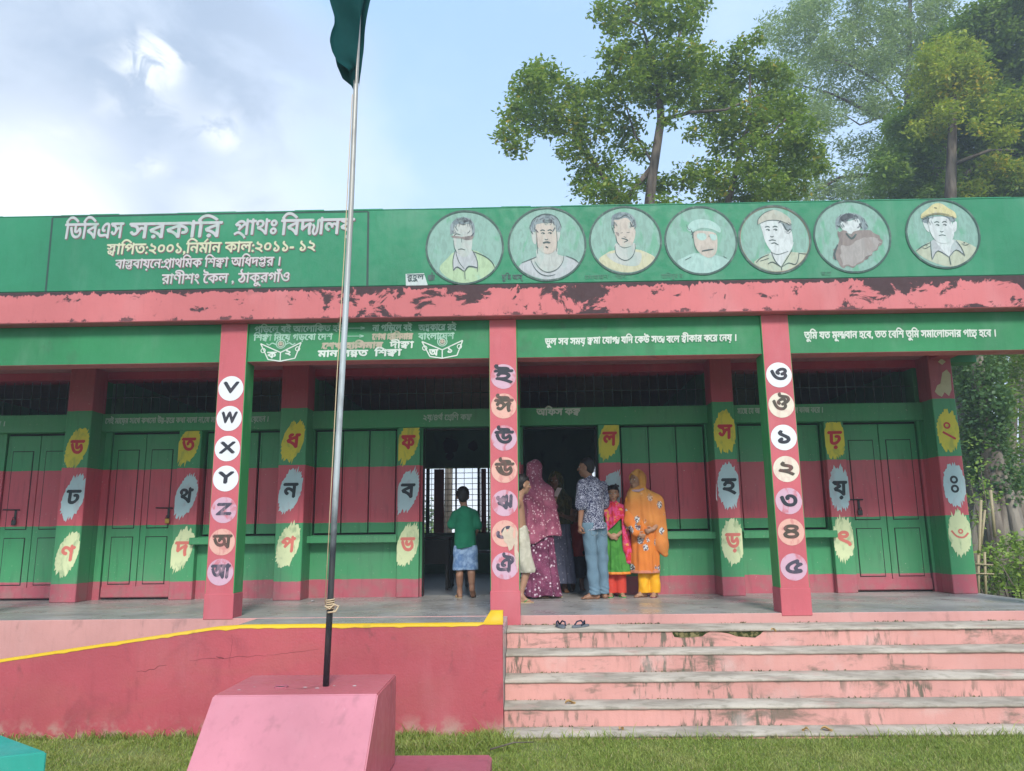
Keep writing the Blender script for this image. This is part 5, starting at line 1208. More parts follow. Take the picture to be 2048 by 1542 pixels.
# ---- boy in green shirt and denim shorts, back turned, in the classroom doorway
P = person(-.78, 9.72, FZ, 'boy in green shirt and light denim shorts with his back turned in the classroom doorway')
F = Field((-.26, -.26, -.01), (.26, .26, 1.40), .006); hc = (-.03, .02, 1.24); fr = head(F, hc, (-.15, .98, -.12), .93)
F.cap((0, .0, 1.02), (-.02, .01, 1.14), .045, .042, .03); F.cap((-.10, 0, 1.02), (.10, 0, 1.02), .045, .045, .03); F.cap((0, 0, .98), (0, 0, .66), .11, .105, .03, ((0, 1, 0), .7))
F.cap((-.115, 0, 1.02), (-.17, .02, .86), .036, .032, .02); F.cap((-.17, .02, .86), (-.14, .13, .98), .030, .021, .015); hand(F, (-.14, .13, .98), (.3, .4, .8), (.6, -.3, 0), .78, .6, 1)
F.cap((.115, 0, 1.02), (.155, -.01, .84), .036, .032, .02); F.cap((.155, -.01, .84), (.12, .10, .76), .030, .021, .015); hand(F, (.12, .10, .76), (-.3, .9, .1), (-.6, 0, .3), .78, .6, -1)
F.cap((-.055, 0, .62), (-.065, -.01, .36), .075, .047, .02); F.cap((-.065, -.01, .36), (-.07, .03, .07), .046, .028, .02); F.cap((.06, 0, .62), (.075, -.02, .36), .075, .047, .02); F.cap((.075, -.02, .36), (.085, -.04, .13), .046, .028, .02)
F.cap((-.068, -.03, .27), (-.07, .0, .18), .042, .034, .03); F.cap((.08, -.045, .29), (.083, -.045, .2), .042, .034, .03)
foot(F, (-.07, .03, .07), (-.35, .9, 0), .82)
F.cap((.085, -.04, .13), (.09, .01, .035), .032, .026, .02); F.cap((.085, -.045, .10), (.095, .05, .02), .028, .022, .02)
add('body', F, SK1, P); hairdo(P, hc, fr, .96)
F = Field((-.26, -.2, .50), (.26, .2, 1.16), .006); F.cap((0, 0, .99), (0, 0, .58), .122, .138, .03, ((0, 1, 0), .84)); F.cap((-.10, 0, 1.01), (.10, 0, 1.01), .056, .056, .03); F.cap((-.01, .0, 1.05), (-.015, .0, 1.07), .052, .05, .02)
F.cap((-.115, 0, 1.01), (-.165, .015, .885), .052, .060, .02); F.cap((.115, 0, 1.01), (.150, -.005, .87), .052, .060, .02); F.disp(wrinkle(.0035, .6, 3)); F.cut(lambda X, Y, Z: .60 + .01 * np.sin(X * 20) - Z); add('shirt', F, F_green, P)
F = Field((-.24, -.2, .28), (.24, .2, .72), .006); F.cap((0, 0, .60), (0, 0, .58), .105, .118, .03, ((0, 1, 0), .74)); F.cap((-.058, 0, .60), (-.068, 0, .30), .088, .085, .02); F.cap((.062, 0, .60), (.078, -.01, .30), .088, .085, .02)
F.disp(wrinkle(.004, 1, 1)); F.cut(lambda X, Y, Z: np.maximum(.335 + .02 * X - Z, Z - .63)); add('shorts', F, F_pale, P)
sandal(P, (-.07, .03, 0), (-.35, .9, 0), TAN, TAN, .82, -.003); sd = sandal(P, (.09, .0, 0), (.05, 1, 0), TAN, BLK, .84, .004, .55)

# ---- shirtless boy mostly hidden by the middle column
P = person(-.045, 9.05, FZ, 'shirtless boy in cream shorts leaning out from behind the middle column')
F = Field((-.36, -.26, -.01), (.26, .28, 1.50), .0065); hc = (-.01, .0, 1.335); fr = head(F, hc, (.92, .38, -.10), .95)
F.cap((-.07, 0, 1.12), (-.03, .0, 1.24), .048, .043, .03); F.cap((-.08, -.11, 1.10), (-.08, .11, 1.10), .048, .048, .03); F.cap((-.08, 0, 1.06), (-.05, 0, .74), .115, .11, .03, ((1, 0, 0), .75))
F.cap((-.08, -.12, 1.10), (-.15, -.14, .90), .036, .032, .02); F.cap((-.15, -.14, .90), (-.10, -.18, .72), .030, .021, .015); hand(F, (-.10, -.18, .72), (.2, -.1, -1), (.8, .4, 0), .8, .6, 1)
F.cap((-.08, .12, 1.10), (-.12, .15, .90), .036, .032, .02); F.cap((-.12, .15, .90), (-.02, .18, .80), .030, .021, .015); hand(F, (-.02, .18, .80), (.9, .2, 0), (0, 0, -1), .8, .6, 1)
F.cap((-.05, -.05, .68), (.035, -.04, .38), .08, .05, .02); F.cap((.035, -.04, .38), (-.055, -.06, .08), .048, .030, .02); F.cap((-.05, .06, .68), (-.10, .07, .38), .08, .05, .02); F.cap((-.10, .07, .38), (-.20, .06, .08), .048, .030, .02)
foot(F, (-.045, -.06, .07), (1, -.05, 0), .82); foot(F, (-.20, .06, .07), (1, 0, 0), .82); add('body', F, SK2, P); hairdo(P, hc, fr, .96, -.004, 1.02); eyes(P, hc, fr, .95)
F = Field((-.28, -.2, .28), (.22, .22, .86), .0065); F.cap((-.05, 0, .80), (-.05, 0, .66), .112, .128, .03, ((1, 0, 0), .9)); F.cap((-.04, -.05, .68), (.030, -.04, .36), .092, .088, .02); F.cap((-.05, .06, .68), (-.09, .07, .36), .092, .088, .02)
F.disp(wrinkle(.0045, .8, 5)); F.cut(lambda X, Y, Z: .33 - Z); add('shorts', F, F_cream, P)
sandal(P, (-.045, -.06, 0), (1, -.05, 0), TAN, GRN, .82, -.003); sandal(P, (-.20, .06, 0), (1, 0, 0), TAN, GRN, .82, -.003)

# ---- girl in green dress and red scarf standing behind the young man
P = person(1.055, 9.66, FZ, 'girl in leaf green dress with red and magenta scarf standing behind the young man')
F = Field((-.24, -.24, -.01), (.28, .26, 1.40), .0065); hc = (.005, .0, 1.235); fr = head(F, hc, (-.12, -1, 0), .92)
F.cap((0, .02, 1.02), (0, .01, 1.14), .045, .042, .03); F.cap((-.11, 0, 1.02), (.12, 0, 1.02), .045, .045, .03); F.cap((0, .01, .98), (0, .01, .62), .11, .11, .03, ((0, 1, 0), .72))
F.cap((.125, 0, 1.02), (.155, .0, .82), .036, .032, .02); F.cap((.155, .0, .82), (.03, -.12, .73), .030, .021, .015); hand(F, (.03, -.12, .73), (-.9, -.2, -.3), (0, 1, 0), .78, .5, -1)
F.cap((-.115, 0, 1.02), (-.15, .0, .82), .036, .032, .02); F.cap((-.15, .0, .82), (-.05, -.11, .72), .030, .021, .015); hand(F, (-.05, -.11, .72), (.9, -.2, -.3), (0, 1, 0), .78, .5, 1)
for k in (-1, 1): F.cap((k * .06, .01, .62), (k * .06, .01, .07), .07, .028, .02); foot(F, (k * .06, .01, .07), (k * .2, -1, 0), .82)
add('body', F, SK2, P); eyes(P, hc, fr, .92); hairdo(P, hc, fr, .94)
F = Field((-.26, -.24, .20), (.28, .26, 1.12), .0065); F.cap((0, .01, 1.0), (0, .01, .70), .125, .13, .03, ((0, 1, 0), .8)); F.cap((0, .01, .70), (.02, 0, .18), .13, .185, .03, ((0, 1, 0), .8)); F.cap((.12, 0, 1.01), (.15, 0, .84), .054, .052, .02); F.cap((-.11, 0, 1.01), (-.145, 0, .84), .054, .052, .02)
F.disp(fold(.006, 8, 4, 1.1)); F.cut(lambda X, Y, Z: .27 - Z); add('dress', F, F_lime, P)
F = Field((-.24, -.24, .22), (.28, .26, .34), .006); F.cap((0, .01, .70), (.02, 0, .18), .133, .188, .03, ((0, 1, 0), .8)); F.disp(fold(.006, 8, 4, 1.1)); F.cut(lambda X, Y, Z: np.maximum(.268 - Z, Z - .30)); add('hem_band', F, flat('orange hem', (.70, .22, .03)), P)
F = Field((-.2, -.2, .03), (.24, .2, .40), .0065)
for k in (-1, 1): F.cap((k * .06, .01, .40), (k * .065, .01, .05), .075, .065, .015)
F.cut(lambda X, Y, Z: .045 - Z); add('trousers', F, F_rtr, P)
F = Field((-.26, -.28, .35), (.32, .26, 1.16), .0065); F.cap((-.11, -.01, 1.02), (.11, -.01, 1.02), .075, .078, .03); F.cap((0, -.03, 1.02), (.02, -.03, .80), .125, .125, .03, ((0, 1, 0), .78)); F.cap((.10, -.05, .98), (.145, -.06, .55), .06, .055, .03); F.cap((.145, -.06, .55), (.15, -.06, .42), .055, .03, .02)
F.disp(fold(.008, 8, 5, .3)); F.disp(wrinkle(.004, .7, 2)); F.cut(lambda X, Y, Z: np.where(X < .085, .86 + .9 * (X) - Z, -1)); add('scarf', F, F_red, P)
sandal(P, (-.06, .01, 0), (-.2, -1, 0), GRN, GRN, .82, -.003); sandal(P, (.06, .01, 0), (.2, -1, 0), GRN, GRN, .82, -.003)
# ---- woman just inside the dark office door
P = person(.40, 10.42, FZ, 'woman in dark olive shawl and slate skirt standing in shadow inside the office door')
F = Field((-.32, -.28, -.01), (.34, .30, 1.64), .008); hc = (-.02, -.01, 1.45); fr = head(F, hc, (-.35, -.93, 0), .96); F.cap((0, .02, 1.2), (-.01, .0, 1.36), .05, .046, .03); F.cap((-.13, 0, 1.2), (.13, 0, 1.2), .055, .055, .04); F.cap((0, .01, 1.15), (0, .01, .8), .135, .14, .04, ((0, 1, 0), .72))
for k in (-1, 1):
    F.cap((k * .14, 0, 1.2), (k * .18, -.03, .95), .045, .036, .02); F.cap((k * .18, -.03, .95), (k * .08, -.16, .98), .035, .024, .02); hand(F, (k * .08, -.16, .98), (-k * .9, -.2, .2), (0, .5, .5), .88, .6, -k)
    F.cap((k * .07, .01, .8), (k * .07, .01, .07), .085, .033, .03); foot(F, (k * .07, .01, .07), (k * .2, -1, 0), .88)
add('body', F, SK3, P); eyes(P, hc, fr, .96)
F = Field((-.34, -.30, .05), (.36, .32, .98), .009); F.cap((0, .01, .92), (.02, .0, .10), .15, .21, .03, ((0, 1, 0), .82)); F.disp(fold(.010, 9, 3, 2)); F.cut(lambda X, Y, Z: .12 - Z); add('skirt', F, F_slate, P)
F = Field((-.34, -.30, .70), (.36, .32, 1.64), .008); F.ell(np.array(hc) - fr[1] * .022 + fr[2] * .014, (.098, .102, .114), .01, np.array(fr).T); F.cap((-.02, .04, 1.38), (0, .02, 1.15), .09, .16, .05); F.cap((0, .01, 1.15), (0, .0, .84), .18, .19, .05, ((0, 1, 0), .82)); F.disp(fold(.009, 7, 4, 1))
hc_ = np.array(hc)
F.cut(lambda X, Y, Z: np.maximum(.88 - Z, np.where((X - hc_[0]) * fr[1][0] + (Y - hc_[1]) * fr[1][1] > .0, .060 - np.sqrt(((X - hc_[0]) * fr[0][0] + (Y - hc_[1]) * fr[0][1]) ** 2 + ((Z - hc_[2] + .02) * .8) ** 2), -1))); add('shawl', F, F_olive, P)
# ---- child in a red shirt further inside the office
P = person(.655, 10.72, FZ, 'small child in dull red shirt and dark trousers in shadow inside the office')
F = Field((-.24, -.24, -.01), (.26, .26, 1.20), .0075); hc = (-.01, .0, 1.035); fr = head(F, hc, (-.2, -.98, 0), .88); F.cap((0, .01, .84), (0, .01, .95), .040, .038, .03); F.cap((-.10, 0, .84), (.10, 0, .84), .042, .042, .03); F.cap((0, .01, .80), (0, .01, .5), .10, .10, .03, ((0, 1, 0), .72))
for k in (-1, 1):
    F.cap((k * .105, 0, .84), (k * .14, -.0, .68), .034, .03, .02); F.cap((k * .14, 0, .68), (k * .12, -.06, .53), .028, .02, .02); hand(F, (k * .12, -.06, .53), (0, -.2, -1), (-k, 0, 0), .7, .6, 1); F.cap((k * .055, .01, .5), (k * .06, .01, .06), .065, .027, .02); foot(F, (k * .06, .01, .06), (k * .2, -1, 0), .74)
add('body', F, SK3, P); eyes(P, hc, fr, .88); hairdo(P, hc, fr, .90)
F = Field((-.24, -.22, .40), (.26, .24, .96), .0075); F.cap((0, .01, .80), (0, .01, .46), .115, .125, .03, ((0, 1, 0), .78)); F.cap((-.10, 0, .835), (.10, 0, .835), .054, .054, .03); F.cap((-.105, 0, .83), (-.14, 0, .70), .05, .055, .02); F.cap((.105, 0, .83), (.14, 0, .70), .05, .055, .02)
F.disp(wrinkle(.003, .6, 4)); F.cut(lambda X, Y, Z: .45 - Z); sh_ = add('shirt', F, F_tee, P)
F = Field((-.22, -.2, .08), (.22, .2, .56), .0075)
for k in (-1, 1): F.cap((k * .055, .01, .5), (k * .06, .01, .12), .078, .058, .02)
F.cut(lambda X, Y, Z: .16 - Z); add('trousers', F, flat('dark trousers', (.02, .022, .03), .9), P)

# ================================================================ rubber sandals left on the top tread
for (x, y, rz, lab) in ((.292, 7.46, .15, 'dark grey rubber sandal on the top step, nearer the middle column'), (.475, 7.47, -.75, 'dark grey rubber sandal on the top step, turned aslant, farther from the column')):
    sd = empty('rubber_sandal', (x, y, .740), lab, 'sandal', 'pair of rubber sandals left on the top step'); sd.rotation_euler = (0, 0, rz)
    V = []; n = 26
    for zz in (.001, .016):
        for k in range(n):
            a = 2 * math.pi * k / n; V.append((.043 * (1 + .16 * math.sin(a)) * math.cos(a), .118 * math.sin(a), zz))
    me = bpy.data.meshes.new('sole'); me.from_pydata(V, [], [tuple(range(n))[::-1], tuple(range(n, 2 * n))] + [(k, (k + 1) % n, n + (k + 1) % n, n + k) for k in range(n)]); add('sole', me, flat('grey rubber sole', (.13, .15, .17), .7), sd)
    for k in (-1, 1):
        add('strap', tube_mesh('strap', [(k * .040, -.035, .016), (k * .040, .0, .045), (k * .022, .035, .052), (0, .062, .018)], .0075, 8), flat('navy rubber strap', (.015, .02, .045), .5), sd)

# school bench in the classroom
BN = empty('school_bench', (-1.2, 11.2, FZ), 'dark wooden school bench and desk seen through the classroom door', 'bench'); wd = flat('dark bench wood', (.03, .028, .025), .6, .3)
box('desk_top', -1.75, -1.10, 11.1, 11.5, FZ + .70, FZ + .73, wd, BN); box('seat', -1.75, -1.12, 11.7, 11.95, FZ + .42, FZ + .45, wd, BN); box('front_board', -1.73, -1.12, 11.12, 11.14, FZ + .35, FZ + .69, wd, BN)
for x in (-1.72, -1.15):
    for y in (11.13, 11.46, 11.72, 11.92): box('leg', x - .02, x + .02, y - .02, y + .02, FZ, FZ + (.70 if y < 11.6 else .42), wd, BN, .002)
BN = empty('low_table', (-.6, 12.0, FZ), 'dark table at the right of the classroom with pale papers on it', 'table')
box('table_top', -.95, -.30, 11.7, 12.4, FZ + .48, FZ + .51, wd, BN)
for x in (-.92, -.33):
    for y in (11.73, 12.37): box('leg', x - .02, x + .02, y - .02, y + .02, FZ, FZ + .48, wd, BN, .002)
bk = box('paper_sheet', -.62, -.40, 11.8, 12.0, FZ + .511, FZ + .515, flat('paper', (.6, .6, .58)), None, 0); set_props(bk, 'pale sheet of paper lying on the dark classroom table', 'paper')
pc = np_mesh('litter', [(-2.60, 9.42, FZ + .002), (-2.555, 9.41, FZ + .012), (-2.55, 9.45, FZ + .003), (-2.59, 9.46, FZ + .014)], [(0, 1, 2, 3)])
set_props(link('crumpled_paper', pc, W_), 'small scrap of white paper on the veranda floor near the third pilaster', 'paper')

# ================================================================ trees
def leafmat(nm, a, b, c=None, yth=.72, trans=.38):
    t = NT(nm); rnd = t.geo.outputs['Random Per Island']; col = t.mix(rnd, c4(a), c4(b))
    if c: col = t.mix(t.math('MULTIPLY', t.math('GREATER_THAN', rnd, yth), t.step(t.noise(.9, 3), .45, .6)), col, c4(c))
    t.put(col, t.p.inputs['Base Color']); t.p.inputs['Roughness'].default_value = .45; t.p.inputs['Specular IOR Level'].default_value = .35
    tr_ = t.n.new('ShaderNodeBsdfTranslucent'); t.put(t.mix(.5, col, c4((.18, .30, .03))), tr_.inputs[0]); ms = t.n.new('ShaderNodeMixShader'); ms.inputs[0].default_value = trans
    t.l.new(t.p.outputs[0], ms.inputs[1]); t.l.new(tr_.outputs[0], ms.inputs[2]); t.l.new(ms.outputs[0], t.out.inputs[0]); return t.mat
L_mid = leafmat('broad leaf', (.11, .20, .018), (.33, .42, .05), (.60, .42, .05), .92, .5)
L_fea = leafmat('feathery pale leaf', (.24, .33, .14), (.42, .52, .23), None, .7, .5)
L_dark = leafmat('dark leaf', (.085, .17, .022), (.25, .35, .05), None, .7, .5); L_yel = leafmat('yellowing leaf', (.24, .32, .02), (.52, .55, .06), (.70, .52, .05), .8, .5)
L_vine = leafmat('vine leaf', (.05, .12, .04), (.13, .23, .08)); L_bush = leafmat('bush leaf', (.20, .33, .05), (.38, .50, .12)); L_far = leafmat('far leaf', (.10, .15, .05), (.18, .24, .10))
t = NT('bark'); cc = t.mix(t.step(t.noise(5, 8, (1, 1, .25)), .35, .65), (.045, .035, .026, 1), (.15, .125, .10, 1)); t.bump(t.noise(16, 8, (1, 1, .2)), .8, .03); M['bark'] = t.fin(cc, .9, .15)
t = NT('pale bark'); cc = t.mix(t.step(t.noise(4, 8, (1, 1, .18)), .35, .65), (.11, .09, .075, 1), (.27, .235, .19, 1)); t.bump(t.noise(12, 8, (1, 1, .15)), .8, .04); M['palebark'] = t.fin(cc, .9, .15)
def leaves(cl, per, size, flat_=.55, aspect=.5, tuft=7, spread=.10, shell=.35, seed=1):
    """cl: rows of (x,y,z,r[,ry,rz]); leaf-sized folded blades gathered in tufts"""
    g = np.random.default_rng(seed); out_c = []
    for c in cl:
        x, y, z, r = c[:4]; n = max(2, int(per * (r ** 2) / tuft)); d = g.normal(size=(n, 3)); d /= np.linalg.norm(d, axis=1)[:, None]
        rad = r * (shell + (1 - shell) * g.random(n) ** .6); p = np.array((x, y, z)) + d * rad[:, None] * (1, 1, .82)
        q = np.repeat(p, tuft, 0) + g.normal(size=(n * tuft, 3)) * spread; out_c.append(q)
    P = np.concatenate(out_c); n = len(P)
    u = g.normal(size=(n, 3)); u[:, 2] = u[:, 2] * .5 - .25; u /= np.linalg.norm(u, axis=1)[:, None]
    up = np.tile((0, 0, 1.), (n, 1)) + g.normal(size=(n, 3)) * flat_; v = np.cross(up, u); v /= np.linalg.norm(v, axis=1)[:, None] + 1e-9; w = np.cross(u, v)
    s = (size * g.uniform(.6, 1.25, n))[:, None]
    a = P; b = P + u * s * .5 + v * s * aspect * .5 - w * s * .06; c = P + u * s; d = P + u * s * .5 - v * s * aspect * .5 - w * s * .06
    m_ = P + u * s * .5
    V = np.stack([a, b, c, d, m_], 1).reshape(-1, 3); k = np.arange(n)[:, None] * 5
    F_ = np.concatenate([k + (0, 1, 4), k + (1, 2, 4), k + (4, 2, 3), k + (0, 4, 3)], 1).reshape(-1, 3)
    return V, F_
def tree(name, label, group, trunk, branches, cl, lm, bark, per, size, seed, **kw):
    base = trunk[0][0]; r0 = empty(name, tuple(base), label, 'tree', group)
    link('trunk', tube_mesh('trunk', [p for p, r in trunk], [r for p, r in trunk], 12), bark, r0)
    for pts, ra, rb in branches: link('branch', tube_mesh('branch', pts, list(np.linspace(ra, rb, len(pts))), 7), bark, r0)
    V, F_ = leaves(cl, per, size, seed=seed, **kw); link('crown', np_mesh('crown', V, F_), lm, r0)
    return r0
g_ = np.random.default_rng(3)
def C3(lst, Y, dep, scale):
    """cluster list in picture units at the tree's own distance, scattered through its depth"""
    o = []
    for (x, y, r) in lst:
        p = at(x, y, Y + g_.uniform(-dep, dep) * .999); k = p.y / 1540; o.append((p.x, p.y, p.z, r * k * scale))
    return o
mid = [(1060, 170, 45), (1090, 150, 40), (1120, 190, 45), (1030, 230, 36), (1012, 265, 24), (1080, 240, 46), (1130, 240, 46), (1030, 285, 32), (1170, 200, 40), (1190, 175, 26), (1180, 255, 46), (1220, 215, 36), (1150, 305, 40), (1190, 330, 32), (1075, 140, 26), (1050, 200, 40),
       (1215, 20, 34), (1240, 45, 30), (1270, 8, 40), (1310, 15, 46), (1360, 25, 46), (1392, 10, 30), (1225, 55, 22), (1330, 60, 26), (1380, 55, 24), (1300, -40, 60), (1370, -50, 60), (1240, -40, 45),
       (1225, 110, 34), (1270, 105, 50), (1310, 125, 56), (1360, 118, 50), (1410, 128, 46), (1440, 160, 46), (1250, 160, 54), (1300, 175, 54), (1360, 175, 54), (1420, 190, 54), (1480, 105, 30), (1505, 85, 24), (1480, 150, 40), (1520, 135, 34), (1555, 150, 36), (1540, 200, 46), (1580, 215, 40),
       (1255, 250, 34), (1240, 290, 28), (1340, 235, 24), (1440, 230, 50), (1490, 240, 56), (1550, 260, 56), (1600, 265, 42), (1450, 290, 38), (1505, 310, 50), (1560, 320, 56), (1612, 305, 40), (1280, 300, 26), (1395, 260, 26),
       (1170, 365, 32), (1200, 385, 38), (1240, 375, 40), (1290, 365, 24), (1325, 375, 30), (1365, 355, 32), (1400, 345, 34), (1440, 352, 44), (1485, 372, 46), (1535, 372, 46), (1590, 365, 44), (1640, 335, 24), (1222, 325, 22), (1430, 410, 50), (1540, 420, 60), (1240, 420, 50), (1340, 420, 40)]
def B(Y, *pp): return [tuple(at(x, y, Y + dy)) for x, y, dy in pp]
Ym = 19.0
tree('broadleaf_tree', 'broad leaved tree with open branches and clumped foliage rising behind the parapet', 'trees behind the school',
     [((at(1296, 400, Ym).x + .1, Ym, GZ - .2), .26), (tuple(at(1296, 440, Ym)), .15), (tuple(at(1305, 350, Ym)), .125), (tuple(at(1322, 240, Ym)), .105), (tuple(at(1318, 170, Ym)), .085)],
     [(B(Ym, (1318, 170, 0), (1300, 100, .1), (1285, 55, .2), (1240, 30, .3)), .06, .02), (B(Ym, (1318, 172, 0), (1345, 110, -.2), (1362, 60, -.3), (1372, 20, -.3)), .055, .02), (B(Ym, (1308, 330, 0), (1250, 400, .3), (1190, 330, .4), (1140, 270, .2), (1060, 250, 0)), .09, .03),
      (B(Ym, (1250, 420, .3), (1215, 370, .2), (1180, 310, .1), (1150, 250, 0), (1085, 195, 0)), .08, .02), (B(Ym, (1322, 240, 0), (1380, 225, -.4), (1450, 220, -.6), (1520, 190, -.5)), .06, .02), (B(Ym, (1450, 430, .3), (1465, 370, 0), (1480, 310, -.2), (1500, 240, -.3), (1500, 150, 0)), .10, .03),
      (B(Ym, (1480, 310, -.2), (1540, 270, -.4), (1590, 220, -.4)), .05, .02), (B(Ym, (1140, 270, .2), (1100, 240, .3), (1020, 260, .3)), .03, .012), (B(Ym, (1308, 330, 0), (1270, 270, .2), (1245, 190, .2)), .04, .015)],
     C3(mid, Ym, 1.3, 1.0), L_mid, M['bark'], 2300, .150, 11, tuft=8, spread=.085)
fea = []
for yy in range(-60, 420, 40):
    for xx in range(1560, 1910, 40):
        lim = 1560 + max(0, (60 - yy)) * .1 + (40 if yy < 20 else 0)
        if xx < lim or g_.random() < .16 + .20 * (yy > 230): continue
        fea.append((xx + g_.uniform(-18, 18), yy + g_.uniform(-16, 16), g_.uniform(28, 44)))
fea += [(1660, 395, 34), (1700, 385, 36), (1740, 380, 36), (1790, 385, 36), (1830, 370, 34), (1780, 330, 30), (1640, 375, 26), (1720, 340, 26), (1690, 60, 40), (1740, 40, 44), (1790, 60, 40), (1840, 40, 40), (1700, 120, 36), (1770, 120, 38), (1830, 110, 36), (1650, 90, 34), (1620, 130, 28), (1545, 70, 22), (1575, 45, 26), (1600, 20, 30), (1640, 0, 40)]
Yf = 31.0
tree('feathery_tree', 'tall pale feathery tree standing farther back between the broadleaf and the dark tree', 'trees behind the school',
     [((at(1810, 400, Yf).x, Yf, GZ - .2), .5), (tuple(at(1812, 420, Yf)), .24), (tuple(at(1815, 250, Yf)), .17), (tuple(at(1818, 100, Yf)), .11), (tuple(at(1822, -60, Yf)), .06)],
     [(B(Yf, (1815, 250, 0), (1740, 225, .5), (1670, 190, .5), (1600, 170, .3)), .12, .03), (B(Yf, (1812, 340, 0), (1740, 350, .5), (1680, 355, .5), (1610, 395, .3)), .13, .04), (B(Yf, (1816, 160, 0), (1750, 100, .4), (1690, 40, .3)), .09, .03), (B(Yf, (1815, 230, 0), (1770, 170, -.4), (1700, 130, -.4), (1640, 110, 0)), .07, .02),
      (B(Yf, (1815, 300, 0), (1850, 240, 0), (1900, 180, 0)), .08, .03), (B(Yf, (1760, 235, .4), (1720, 250, 0), (1690, 230, 0)), .05, .02)],
     C3(fea, Yf, 2.2, 1.0), L_fea, M['bark'], 1050, .21, 12, tuft=12, spread=.16, aspect=.30)
dark = []
for yy in range(-80, 440, 38):
    for xx in range(1790, 2260, 38):
        e = 1890 if yy < 120 else (1830 if yy < 240 else 1790)
        if yy < 60: e = 1930 + (60 - yy) * .3
        if xx < e or g_.random() < .07: continue
        dark.append((xx + g_.uniform(-14, 14), yy + g_.uniform(-14, 14), g_.uniform(34, 54)))
Yd = 25.0
tree('dark_tree', 'dense dark green tree filling the upper right corner behind the school', 'trees behind the school',
     [((at(1900, 400, Yd).x, Yd, GZ - .2), .55), (tuple(at(1888, 440, Yd)), .42), (tuple(at(1884, 300, Yd)), .32), (tuple(at(1900, 180, Yd)), .22), (tuple(at(1960, 60, Yd)), .12)],
     [(B(Yd, (1884, 300, 0), (1850, 240, .4), (1850, 170, .5)), .14, .05), (B(Yd, (1895, 220, 0), (1980, 180, .4), (2060, 150, .3)), .14, .04), (B(Yd, (1885, 380, 0), (1960, 330, -.4), (2060, 300, -.4)), .14, .05)],
     C3(dark, Yd, 1.8, 1.0), L_dark, M['bark'], 1900, .18, 13, tuft=9, spread=.11)
yel = [(1855, 110, 26), (1880, 95, 28), (1910, 90, 30), (1940, 100, 26), (1860, 140, 34), (1900, 135, 40), (1945, 140, 36), (1840, 170, 26), (1875, 180, 38), (1925, 185, 38), (1970, 165, 28), (1850, 215, 30), (1900, 220, 32), (1835, 255, 24), (1880, 260, 26), (1985, 215, 26), (2010, 270, 30), (1960, 250, 24), (1990, 330, 34), (2040, 350, 34), (1950, 380, 26), (2030, 200, 24)]
tree('yellowing_tree', 'smaller tree with yellow green sunlit leaves in front of the dark tree', 'trees behind the school',
     [((at(1900, 400, 22.5).x, 22.5, GZ - .2), .3), (tuple(at(1900, 420, 22.5)), .18), (tuple(at(1905, 250, 22.5)), .12), (tuple(at(1910, 130, 22.5)), .06)],
     [(B(22.5, (1905, 250, 0), (1860, 200, .2), (1850, 150, 0)), .06, .02), (B(22.5, (1903, 330, 0), (1980, 300, -.2), (2030, 300, 0)), .07, .02)], C3(yel, 22.3, 1.0, 1.0), L_yel, M['bark'], 2200, .15, 14, tuft=8, spread=.10)
# ---- right of the building: vine-clad trunk, big old trunk, slim trunks, hedge and bushes
Yv = 15.0
def vine_r(y): return np.interp(y, [700, 800, 900, 980], [44, 48, 52, 34])
pv = [(at(np.interp(y, [500, 700, 850, 990, 1090], [1935, 1950, 1972, 2000, 1996]), y, Yv), y) for y in range(500, 1000, 40)]
vt = empty('vine_covered_tree', (pv[-1][0].x, Yv, GZ), 'old tree trunk thickly clad in climbing vine just right of the building', 'tree')
tp = [(at(2010, 1128, Yv), .50), (at(2008, 1080, Yv), .42), (at(2003, 1020, Yv), .35), (at(1992, 975, Yv), .28), (at(1968, 850, Yv), .15), (at(1950, 700, Yv), .12), (at(1938, 620, Yv), .12)]
link('trunk', tube_mesh('trunk', [tuple(p) for p, r in tp], [r for p, r in tp], 16), M['palebark'], vt)
for k in range(7):
    a = k * .9 + .3; c = tp[1][0]; link('root_buttress', tube_mesh('root_buttress', [(c.x + .30 * math.cos(a), Yv + .30 * math.sin(a), c.z + .9), (c.x + .44 * math.cos(a), Yv + .44 * math.sin(a), c.z + .1), (c.x + .72 * math.cos(a), Yv + .72 * math.sin(a), GZ - .1)], [.08, .14, .20], 8), M['palebark'], vt)
cl = []
for p, y in pv:
    if y > 985: continue
    for _ in range(5): cl.append((p.x + g_.normal(0, .12), p.y + g_.normal(0, .2), p.z + g_.normal(0, .15), vine_r(y) * Yv / 1540 * .75))
V, F_ = leaves(cl, 2200, .085, seed=21, tuft=3, spread=.05, shell=.75, flat_=.9, aspect=.8); link('climbing_vine', np_mesh('climbing_vine', V, F_), L_vine, vt)
up = [(1930, 560, 60), (2000, 590, 70), (2060, 620, 60), (1960, 690, 50), (2010, 720, 50), (2050, 760, 44), (1995, 790, 36), (2040, 830, 40), (2060, 900, 40), (2010, 560, 60), (2055, 690, 50), (2030, 740, 40), (1990, 860, 30), (1965, 770, 34), (2048, 960, 34), (2010, 900, 26)]
V, F_ = leaves(C3(up, 17.0, 1.2, 1.0), 1500, .13, seed=22, tuft=7, spread=.09); link('crown', np_mesh('crown', V, F_), L_dark, vt)
slim = [(2022, 880, 2030, 700, 2020, 560, .11, 19.0), (2046, 900, 2044, 750, 2050, 600, .09, 21.0), (2008, 900, 2004, 800, 2000, 700, .06, 23.0)]
